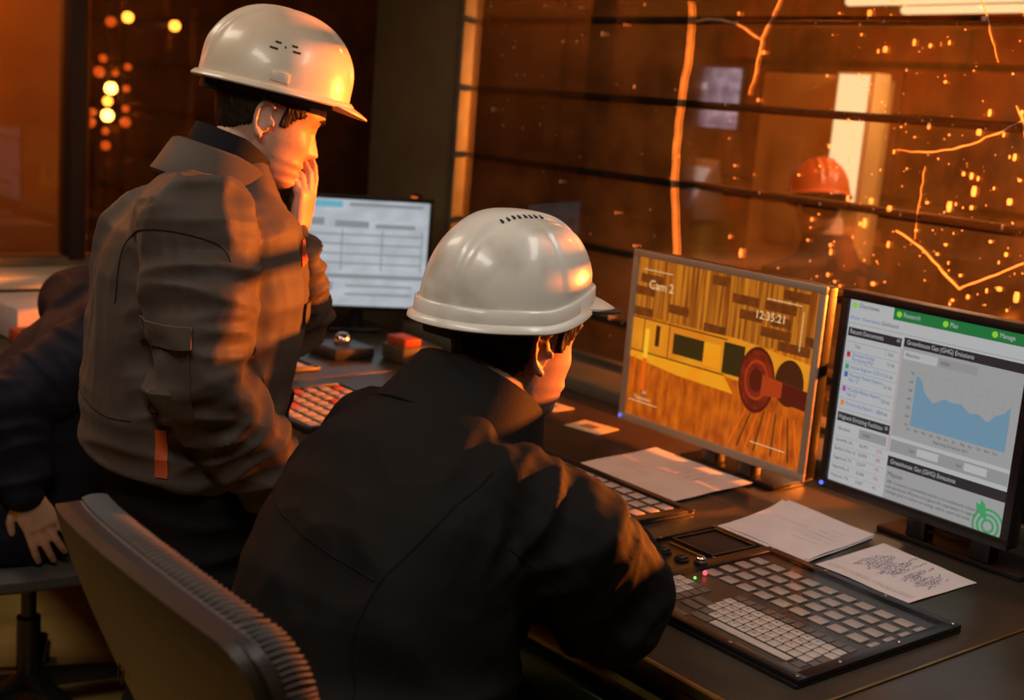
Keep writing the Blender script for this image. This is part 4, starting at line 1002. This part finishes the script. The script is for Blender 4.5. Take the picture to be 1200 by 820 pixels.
cd = Vector((.80, -.60, 0.)).normalized()       # outward from the near side of the man
ctr = Vector(tuple(c0))
def sideP(u, z): return tuple(ctr+cd*.6+Vector((.6, .8, 0))*(u+.015)+Vector((0, 0, z)))
din = tuple(-cd)
u0 = -.004; 
pf = proj_patch(bvS, [sideP(-.055, 1.150), sideP(.060, 1.158), sideP(.060, 1.122), sideP(-.055, 1.108)], din, .010, MB(), 10, 4); fl = pf.build('pocket_flap', 'jacket_grey', jk, True, off=rootS, sharp=.9)
proj_patch(bvS, [sideP(-.048, 1.115), sideP(.056, 1.122), sideP(.062, .99), sideP(-.03, .985)], din, .003, MB(), 10, 10).build('sleeve_pocket', 'jacket_grey', jk, True, off=rootS, sharp=.9)
proj_line(bvS, [sideP(-.11, 1.16), sideP(-.10, 1.25), sideP(-.06, 1.295), sideP(.0, 1.305), sideP(.08, 1.29), sideP(.11, 1.26)], din, .0016, MB()).build('seam', 'seam_grey', jk, True, off=rootS)
proj_line(bvS, [sideP(-.22, .97), sideP(-.12, .96), sideP(-.06, .965)], din, .0014, MB()).build('seam', 'seam_grey', jk, True, off=rootS)
proj_line(bvS, [sideP(-.24, .862), sideP(-.1, .852), sideP(.0, .855)], din, .0016, MB()).build('seam', 'seam_grey', jk, True, off=rootS)
proj_patch(bvS, [sideP(-.02, .955), sideP(.0, .955), sideP(.003, .868), sideP(-.02, .868)], din, .003, MB(), 3, 8).build('reflective_tab', 'orange_cloth', jk, True, off=rootS)
fd = Vector((.80, .60, 0)); fin = (-.80, -.60, 0)
def frontP(u, z): return tuple(ctr+Vector((.75, .66, 0))*.6+Vector((-.66, .75, 0))*u+Vector((0, 0, z)))
fdin = (-.75, -.66, 0)
proj_patch(bvS, [frontP(.02, 1.275), frontP(.06, 1.285), frontP(.055, 1.235), frontP(.02, 1.225)], fdin, .003, MB(), 4, 4).build('chest_patch', 'orange_cloth', jk, True, off=rootS)
proj_patch(bvS, [frontP(.03, 1.155), frontP(.13, 1.155), frontP(.13, 1.115), frontP(.03, 1.115)], fdin, .006, MB(), 8, 4).build('pocket_flap', 'jacket_grey', jk, True, off=rootS, sharp=.9)
proj_patch(bvS, [frontP(.02, .985), frontP(.14, .985), frontP(.14, .86), frontP(.02, .86)], fdin, .010, MB(), 8, 8).build('front_pocket', 'jacket_grey', jk, True, off=rootS, sharp=.9)
ct = (wrR-elR)/np.linalg.norm(wrR-elR)
MB().tube([wrR+ct*.038, wrR+ct*.052], .047, 20, False).build('cuff_lining', 'orange_cloth', jk, True, off=rootS)
# trousers and boots
t = MB()
t.loft([secS(-.01, .72, .19, .14), secS(-.01, .80, .195, .15), secS(-.01, .90, .19, .145)], 30)
for s in (-1, 1): t.tube([c0+R*s*.09+V(0, 0, .80), c0+R*s*.10+F*.01+V(0, 0, .48), c0+R*s*.11+V(0, 0, .12)], [.115, .095, .085], 20)
me = remesh(t, .008, 4); fold(me, [(F3, .012, 1.7, allw)]); finish(me, 'trousers', 'trouser', pS, rootS)
def boot(parent, root, foot, az):
    f, r = ax(az); p = np.array(foot, float)
    MB().loft([(p-f*.10+V(0, 0, .05), r*.030, V(0, 0, .045)), (p-f*.07+V(0, 0, .075), r*.042, V(0, 0, .070)), (p+V(0, 0, .075), r*.045, V(0, 0, .072)), (p+f*.06+V(0, 0, .05), r*.046, V(0, 0, .047)), (p+f*.13+V(0, 0, .036), r*.046, V(0, 0, .034)), (p+f*.17+V(0, 0, .030), r*.026, V(0, 0, .024))], 18, 2.4).build('boot', 'boot', parent, True, off=root, sharp=0)
for s in (-1, 1): boot(pS, rootS, c0+R*s*.11+F*.02, math.radians(80))
hard_hat('hard_hat', MS @ Matrix.Translation((-.008, 0, .050)) @ Matrix.Rotation(-.13, 4, 'Y'), 'cream hard hat with slot vents worn by the standing man', 'helmet_cream', 'classic', 1.04)

# ------------------------------------------------------------------ seated man
rootM = (-1.37, .86, 0)
pM = tag(empty('person', rootM), 'seated man in black jacket and white hard hat leaning on the console, back turned', 'person')
F, R = ax(math.radians(97))
def P3(x, y, z): return V(x, y, z)
UPM = V(0, .34, .94)
def secM(x, y, z, hw, hd, tilt=.0): 
    return (V(x, y, z), R*hw, (F*math.cos(tilt)-V(0, 0, 1)*math.sin(tilt))*hd)
MM = head_matrix((-1.432, 1.165, 1.218), math.radians(93), math.radians(7), math.radians(0))
shR, elR, wrR = V(-1.235, 1.035, 1.035), V(-1.195, 1.170, .895), V(-1.440, 1.43, .825)
shL, elL, wrL = V(-1.565, .995, 1.050), V(-1.650, 1.25, .86), V(-1.795, 1.60, .810)
neckM = V(-1.415, 1.060, 1.125)
b = MB(); add_head(b, MM)
hd = np.array((MM @ Vector((-.022, 0, -.055))))
b.tube([neckM-V(0, .02, .06), neckM, hd*.5+neckM*.5, hd], [.08, .068, .062, .060], 20)
b.loft([secM(-1.36, .82, .50, .15, .10), secM(-1.37, .88, .75, .15, .10), secM(-1.40, .97, 1.0, .16, .09), secM(-1.41, 1.03, 1.09, .10, .07), secM(-1.415, 1.05, 1.12, .05, .05)], 24)
b.tube([shR-R*.10-V(0, 0, .03), shR-R*.03-V(0, 0, .02), elR, wrR], [.05, .042, .036, .028]); b.tube([shL+R*.10-V(0, 0, .03), shL+R*.03-V(0, 0, .02), elL, wrL], [.05, .042, .036, .028])
for s in (-1, 1): b.tube([V(-1.36, .84, .52)+R*s*.09, V(-1.36, 1.27, .53)+R*s*.11, V(-1.36, 1.30, .08)+R*s*.11], [.075, .058, .042])
add_hand(b, tuple(wrL), (-.04, .10, -.018), (0.1, 0, 1), 1, [(.25, .45, .35), (.28, .5, .4), (.3, .5, .4), (.35, .5, .4)], .05, 1.0, (.6, .2))
add_hand(b, tuple(wrR), (-.08, .03, -.012), (0, 0, 1), 1, [(.25, .45, .35)]*4, .05, 1.0, (.6, .2))
me = remesh(b, .0030, 2); finish(me, 'body', 'skin', pM, rootM)
hair_shell(MM, th=.006, seed=4, low=-.072, front_x=.050).build('hair', 'hair', pM, True, off=rootM, sharp=0)
for s in (-1, 1): brow(MM, s).build('eyebrow', 'hair', pM, True, off=rootM)
j = MB()
j.loft([secM(-1.34, .80, .44, .19, .16), secM(-1.34, .815, .47, .205, .175), secM(-1.345, .835, .60, .212, .185), secM(-1.355, .87, .75, .213, .18, .1), secM(-1.375, .92, .90, .213, .170, .2), secM(-1.392, .975, 1.00, .210, .15, .3), secM(-1.40, 1.01, 1.06, .180, .128, .35), secM(-1.41, 1.04, 1.105, .115, .095, .4), secM(-1.415, 1.055, 1.13, .08, .075, .4)], 40, 2.3)
sleeve(j, [shR-R*.12-V(0, 0, .035), shR-R*.03-V(0, 0, .01), shR*.5+elR*.5+V(.018, 0, .012), elR, elR*.5+wrR*.5, wrR], [.095, .092, .090, .086, .074, .058])
sleeve(j, [shL+R*.12-V(0, 0, .035), shL+R*.03-V(0, 0, .01), shL*.5+elL*.5+V(-.01, 0, .01), elL, elL*.5+wrL*.5, wrL], [.095, .090, .088, .082, .070, .056])
me = remesh(j, .0058, 6)
F3 = np.array([R*3.2+V(0, 0, 1.2), F*3, V(0, 0, 15)+R*3]); 
fold(me, [(F3, .022, 3.6, lambda v: np.clip((.93-v[:, 2])/.18, 0, 1)), (np.eye(3)*6, .007, 1.3, allw), (np.eye(3)*13, .003, 6.3, allw)]+fields_arm(shR, elR, wrR, .10, .014, 2.4)+fields_arm(shL, elL, wrL, .09, .009, 8.2))
bvM = bvh_of(me); jk = finish(me, 'jacket', 'jacket_black', pM, rootM)
MC = Matrix.Translation(tuple(neckM+V(-.01, -.004, -.045))) @ Matrix.Rotation(math.radians(100), 4, 'Z') @ Matrix.Rotation(.60, 4, 'Y')
def frontM(i, r, z, f):
    if i in (4, 5): return r+.055*max(0, f)**2, z-.020*max(0, f)
    return r+.014*max(0, f), z-.010*max(0, f)
collar(MC, [(.084, -.03), (.078, .080), (.083, .092), (.096, .088), (.124, -.004), (.117, -.012), (.094, .052), (.094, -.03)], .28, 56, 1.02, 1.04, frontM).build('collar', 'jacket_black', jk, True, off=rootM, sharp=.9)
collar(MC @ Matrix.Translation((.004, 0, .0)), [(.070, -.02), (.064, .080), (.064, .092), (.072, .092), (.076, .075), (.079, -.02)], .2, 48, 1.02, 1.0).build('undershirt_collar', 'trouser', pM, True, off=rootM, sharp=.9)
bp = lambda x, z: (x, .3, z)
proj_line(bvM, [bp(-1.66, 1.015), bp(-1.5, 1.0), bp(-1.36, .985), bp(-1.235, .965)], (0, 1, 0), .0016, MB(), 14).build('seam', 'seam_black', jk, True, off=rootM)
proj_line(bvM, [bp(-1.225, 1.09), bp(-1.222, 1.03), bp(-1.232, .965), bp(-1.225, .88), bp(-1.19, .82)], (0, 1, 0), .0014, MB(), 14).build('seam', 'seam_black', jk, True, off=rootM)
rp = lambda y, z: (-.7, y, z)
proj_line(bvM, [rp(.98, 1.00), rp(1.06, .93), rp(1.14, .86), rp(1.2, .80)], (-1, 0, 0), .0014, MB(), 14).build('seam', 'seam_black', jk, True, off=rootM)
t = MB()
for s in (-1, 1): t.tube([V(-1.36, .84, .535)+R*s*.09, V(-1.36, 1.27, .535)+R*s*.12, V(-1.36, 1.33, .30)+R*s*.12, V(-1.36, 1.30, .10)+R*s*.12], [.10, .088, .08, .075], 20)
t.ball((-1.36, .84, .555), .12, 12, (1.6, 1.1, .7))
me = remesh(t, .008, 4); fold(me, [(np.eye(3)*9, .010, 1.7, allw)]); finish(me, 'trousers', 'trouser', pM, rootM)
for s in (-1, 1): boot(pM, rootM, V(-1.36, 1.30, 0)+R*s*.12, math.radians(95))
hard_hat('hard_hat', MM @ Matrix.Translation((-.028, .004, .030)) @ Matrix.Rotation(-.08, 4, 'Y'), 'scuffed white hard hat with small vents and dark visor on the seated man', 'helmet_white', 'sport', .97)

# ------------------------------------------------------------------ third worker, mostly hidden at the left
rootT = (-2.90, .93, 0)
pT = tag(empty('person', rootT), 'seated worker in a dark navy jacket at the left edge, hand on his thigh', 'person')
F, R = ax(math.radians(85))
def secT(x, y, z, hw, hd): return (V(x, y, z), R*hw, F*hd)
MT = head_matrix((-2.90, 1.36, 1.165), math.radians(85), math.radians(15))
shR, elR, wrR = V(-2.725, 1.09, .985), V(-2.735, .850, .825), V(-2.665, .845, .655)
shL, elL, wrL = V(-3.10, 1.11, .985), V(-3.14, 1.28, .86), V(-3.05, 1.48, .825)
neckT = V(-2.90, 1.21, 1.065)
b = MB(); add_head(b, MT)
hd = np.array((MT @ Vector((-.022, 0, -.055))))
b.tube([neckT-V(0, .02, .06), neckT, hd], [.08, .068, .060], 20)
b.loft([secT(-2.90, .90, .50, .15, .10), secT(-2.90, .95, .75, .15, .10), secT(-2.90, 1.09, .95, .16, .09), secT(-2.90, 1.19, 1.04, .08, .07)], 24)
b.tube([shR-R*.10-V(0, 0, .03), shR-R*.03-V(0, 0, .02), elR, wrR], [.05, .042, .036, .028]); b.tube([shL+R*.10-V(0, 0, .03), shL+R*.03-V(0, 0, .02), elL, wrL], [.05, .042, .036, .028])
for s in (-1, 1): b.tube([V(-2.90, .92, .50)+R*s*.09, V(-2.88, 1.30, .51)+R*s*.12, V(-2.88, 1.33, .08)+R*s*.12], [.075, .058, .042])
add_hand(b, tuple(wrR), (.015, .035, -.085), (.8, -.45, .35), 1, [(.1, .2, .2), (.15, .2, .2), (.15, .25, .2), (.2, .3, .2)], .10, 1.0, (.75, .1))
me = remesh(b, .0042, 2); finish(me, 'body', 'skin', pT, rootT)
hair_shell(MT, seed=2).build('hair', 'hair', pT, True, off=rootT, sharp=0)
j = MB()
j.loft([secT(-2.90, .86, .47, .21, .16), secT(-2.90, .88, .52, .225, .175), secT(-2.90, .94, .72, .225, .18), secT(-2.90, 1.02, .86, .225, .165), secT(-2.90, 1.10, .96, .205, .14), secT(-2.90, 1.16, 1.03, .13, .10), secT(-2.90, 1.20, 1.07, .08, .08)], 32, 2.3)
sleeve(j, [shR-R*.11-V(0, 0, .03), shR-R*.02, shR*.5+elR*.5, elR, elR*.5+wrR*.5, wrR], [.10, .10, .092, .080, .066, .050])
sleeve(j, [shL+R*.11-V(0, 0, .03), shL+R*.02, shL*.5+elL*.5, elL, elL*.5+wrL*.5, wrL], [.10, .10, .092, .080, .066, .050])
me = remesh(j, .007, 5); fold(me, [(np.eye(3)*8, .010, 1.9, allw)]+fields_arm(shR, elR, wrR, .09, .010, 3.4)); jk = finish(me, 'jacket', 'navy', pT, rootT)
t = MB()
for s in (-1, 1): t.tube([V(-2.90, .92, .525)+R*s*.09, V(-2.88, 1.30, .53)+R*s*.14, V(-2.88, 1.34, .30)+R*s*.14, V(-2.88, 1.32, .10)+R*s*.14], [.10, .085, .078, .072], 20)
me = remesh(t, .009, 4); finish(me, 'trousers', 'navy', pT, rootT)
for s in (-1, 1): boot(pT, rootT, V(-2.88, 1.32, 0)+R*s*.14, math.radians(85))

# ------------------------------------------------------------------ window reflection of a red-helmeted worker, built as a solid figure
rootH = (-3.10, 3.98, 0)
pH = tag(empty('person', rootH), 'blurred worker with an orange-red helmet standing beyond the window by the cabinet', 'person')
F, R = ax(math.radians(145)); hz = -.24
MH = head_matrix((-3.12, 3.98, 1.245), math.radians(145), .25)
b = MB(); add_head(b, MH); c = V(-3.06, 4.0, 0)
b.loft([(c+V(0, 0, .5), R*.14, F*.1), (c+V(0, 0, .8), R*.16, F*.1), (c+V(0, 0, 1.05), R*.08, F*.07)], 16); b.tube([c+V(0, 0, 1.0), c+F*.04+V(0, 0, 1.18)], .06, 12)
for s in (-1, 1): b.tube([c+R*s*.13+V(0, 0, .95), c+R*s*.21+V(0, 0, .75), c+R*s*.2+F*.1+V(0, 0, .55)], [.05, .04, .03]); b.tube([c+R*s*.08+V(0, 0, .55), c+R*s*.1+V(0, 0, .02)], [.07, .045])
for s in (-1, 1): add_hand(b, tuple(c+R*s*.2+F*.1+V(0, 0, .55)), tuple(F*.3+V(0, 0, -.8)), tuple(R*s), s, [(.2, .3, .3)]*4)
finish(remesh(b, .006, 2), 'body', 'skin', pH, rootH); hair_shell(MH, seed=6).build('hair', 'hair', pH, True, off=rootH, sharp=0)
j = MB(); j.loft([(c+V(0, 0, .48), R*.21, F*.15), (c+V(0, 0, .75), R*.22, F*.15), (c+V(0, 0, .97), R*.2, F*.13), (c+V(0, 0, 1.07), R*.12, F*.10), (c+F*.03+V(0, 0, 1.15), R*.082, F*.082)], 24)
for s in (-1, 1): sleeve(j, [c+R*s*.10+V(0, 0, .965), c+R*s*.16+V(0, 0, .965), c+R*s*.22+V(0, 0, .75), c+R*s*.2+F*.1+V(0, 0, .58)], [.10, .10, .075, .055])
finish(remesh(j, .009, 4), 'jacket', 'trouser', pH, rootH)
t = MB()
for s in (-1, 1): t.tube([c+R*s*.09+V(0, 0, .52), c+R*s*.1+V(0, 0, .06)], [.11, .075], 16)
finish(remesh(t, .01, 3), 'trousers', 'trouser', pH, rootH)
for s in (-1, 1): boot(pH, rootH, c+R*s*.1, math.radians(200))
hard_hat('hard_hat', MH @ Matrix.Translation((0, 0, .04)), 'orange-red hard hat beyond the window by the bright cabinet edge', 'helmet_red', 'classic', 1.05)  # helmet of the reflected worker, built solid

# ------------------------------------------------------------------ office chairs
mat('chair_mesh', (.05, .048, .046), .65, bump=.0)
def office_chair(loc, rz, label, w=.53, top=1.07, recl=.44, hub=None):
    e = tag(empty('office_chair', loc, rz), label, 'chair')
    zb = .52
    def out(t):                                  # half width over the height 0..1
        if t < .12: return w/2*.68*(.80+.25*math.sin(t/.12*PI/2))
        k = w/2*(.68+.32*t)
        if t > .86: return k*(.80+.20*max(0., 1-((t-.86)/.14)**2.2)**.5)
        return k
    def surf(t, s, d):                           # point on the back: t height, s -1..1 across, d depth forward
        hw = out(t); z = zb+(top-zb)*t-.030*t*s*s
        y = -.25-math.tan(recl)*(z-zb)*1.0-.02*math.sin(t*PI)+.035*(s*hw/(w/2))**2
        return (s*hw, y+d, z)
    def slab(d0, d1, nm, m, inset=0, bulge=0.):
        T = [0, .02, .05, .1, .2, .3, .4, .5, .6, .7, .76, .82, .87, .91, .94, .965, .985, .996]; A = [-1+2*k/24 for k in range(25)]; G = []; O = []
        for t in T:
            r = []; ro = []
            for s in A:
                p = surf(t, s*(1-inset), d0); edge = (1-s**8)*(1-(2*t-1)**10)
                r.append((p[0], p[1]-bulge*edge, p[2])); ro.append((0, (d1-d0)+bulge*edge, 0))
            G.append(r); O.append(ro)
        return MB().sheet(G, O).build(nm, m, e, True, sharp=.7)
    slab(-.012, .004, 'back_shell', 'chair_shell', 0, .006)
    slab(.004, .018, 'rim_trim', 'chair_rim', -.012)
    slab(.018, .050, 'back_cushion', 'chair_mesh', .01)
    # woven ribs on the cushion edge
    rb = MB(); pts = []
    T = np.concatenate([np.linspace(.10, .7, 60), .7+.296*(1-(1-np.linspace(0, 1, 90))**2)])
    path = [(t, 1) for t in T]+[(.997, 1-k/80) for k in range(1, 160)]+[(t, -1) for t in T[::-1]]
    acc = 0; last = None
    for (t, s) in path:
        p = np.array(surf(t, s*.992, .018))
        if last is not None and np.linalg.norm(p-last) < .0062: continue
        last = p; q = [p+V(0, .003+.0062*k, .0012*math.sin(PI*k/5)) for k in range(6)]
        ctrp = V(0, p[1], zb+(top-zb)*.5); o = V(s, 0, 0) if abs(s) == 1 and t < .9 else (V(s*.7, 0, .7) if abs(s) > .93 else V(0, 0, 1.))
        rb.tube([x+o*(.0012+.003*math.sin(PI*(i+.5)/6)) for i, x in enumerate(q)], .0020, 5, False)
    r_ = rb.build('woven_edge', 'chair_mesh', e, True); r_['kind'] = 'stuff'
    MB().loft([((0, .02, .42), (.24, 0, 0), (0, .23, 0)), ((0, .02, .435), (.265, 0, 0), (0, .25, 0)), ((0, .02, .455), (.265, 0, 0), (0, .25, 0)), ((0, .02, .47), (.24, 0, 0), (0, .225, 0))], 40, 4).build('seat', 'chair_mesh', e, True)
    MB().box(-.05, .05, -.30, .0, .385, .42).build('seat_bracket', 'black_plastic', e, bevel=.006)
    MB().tube([(0, -.26, .40), (0, -.30, .46), (0, -.31, .62)], .022, 10).build('back_bar', 'black_plastic', e, True)
    MB().lathe([(.028, .08), (.028, .26), (.018, .26), (.018, .40)], (0, 0, 0), 16).build('gas_column', 'black_plastic', e, True)
    for k in range(5):
        a = 2*PI*k/5+.3; lg = MB().loft([((.02*math.cos(a), .02*math.sin(a), .10), (-.03*math.sin(a), .03*math.cos(a), 0), (0, 0, .022)), ((.30*math.cos(a), .30*math.sin(a), .075), (-.018*math.sin(a), .018*math.cos(a), 0), (0, 0, .012))], 12, 3).build('leg', 'black_plastic', e, True)
        x, y = .30*math.cos(a), .30*math.sin(a)
        MB().tube([(x-.022*math.sin(a), y+.022*math.cos(a), .032), (x+.022*math.sin(a), y-.022*math.cos(a), .032)], .030, 14, False).build('caster', 'black_plastic', lg, True)
    return e, surf
ch, surf = office_chair((-1.25, .985, 0), 0, 'near office chair with smooth brown plastic back and ribbed edge at lower left')
# maker's mark moulded in the shell
mk = MB()
p = np.array(surf(.62, -.42, -.026))
for q in (((0, 0), (.004, .022)), ((.012, -.002), (.016, .020)), ((.002, .011), (.014, .009))):
    a, c = q; mk.tube([p+V(a[0], 0, a[1]), p+V(c[0], 0, c[1])], .0016, 5)
mk.build('moulded_mark', 'chair_rim', ch)
office_chair((-2.90, .93, 0), math.radians(-5), 'dark office chair under the worker in navy at left edge', top=.95, w=.46, recl=.12)
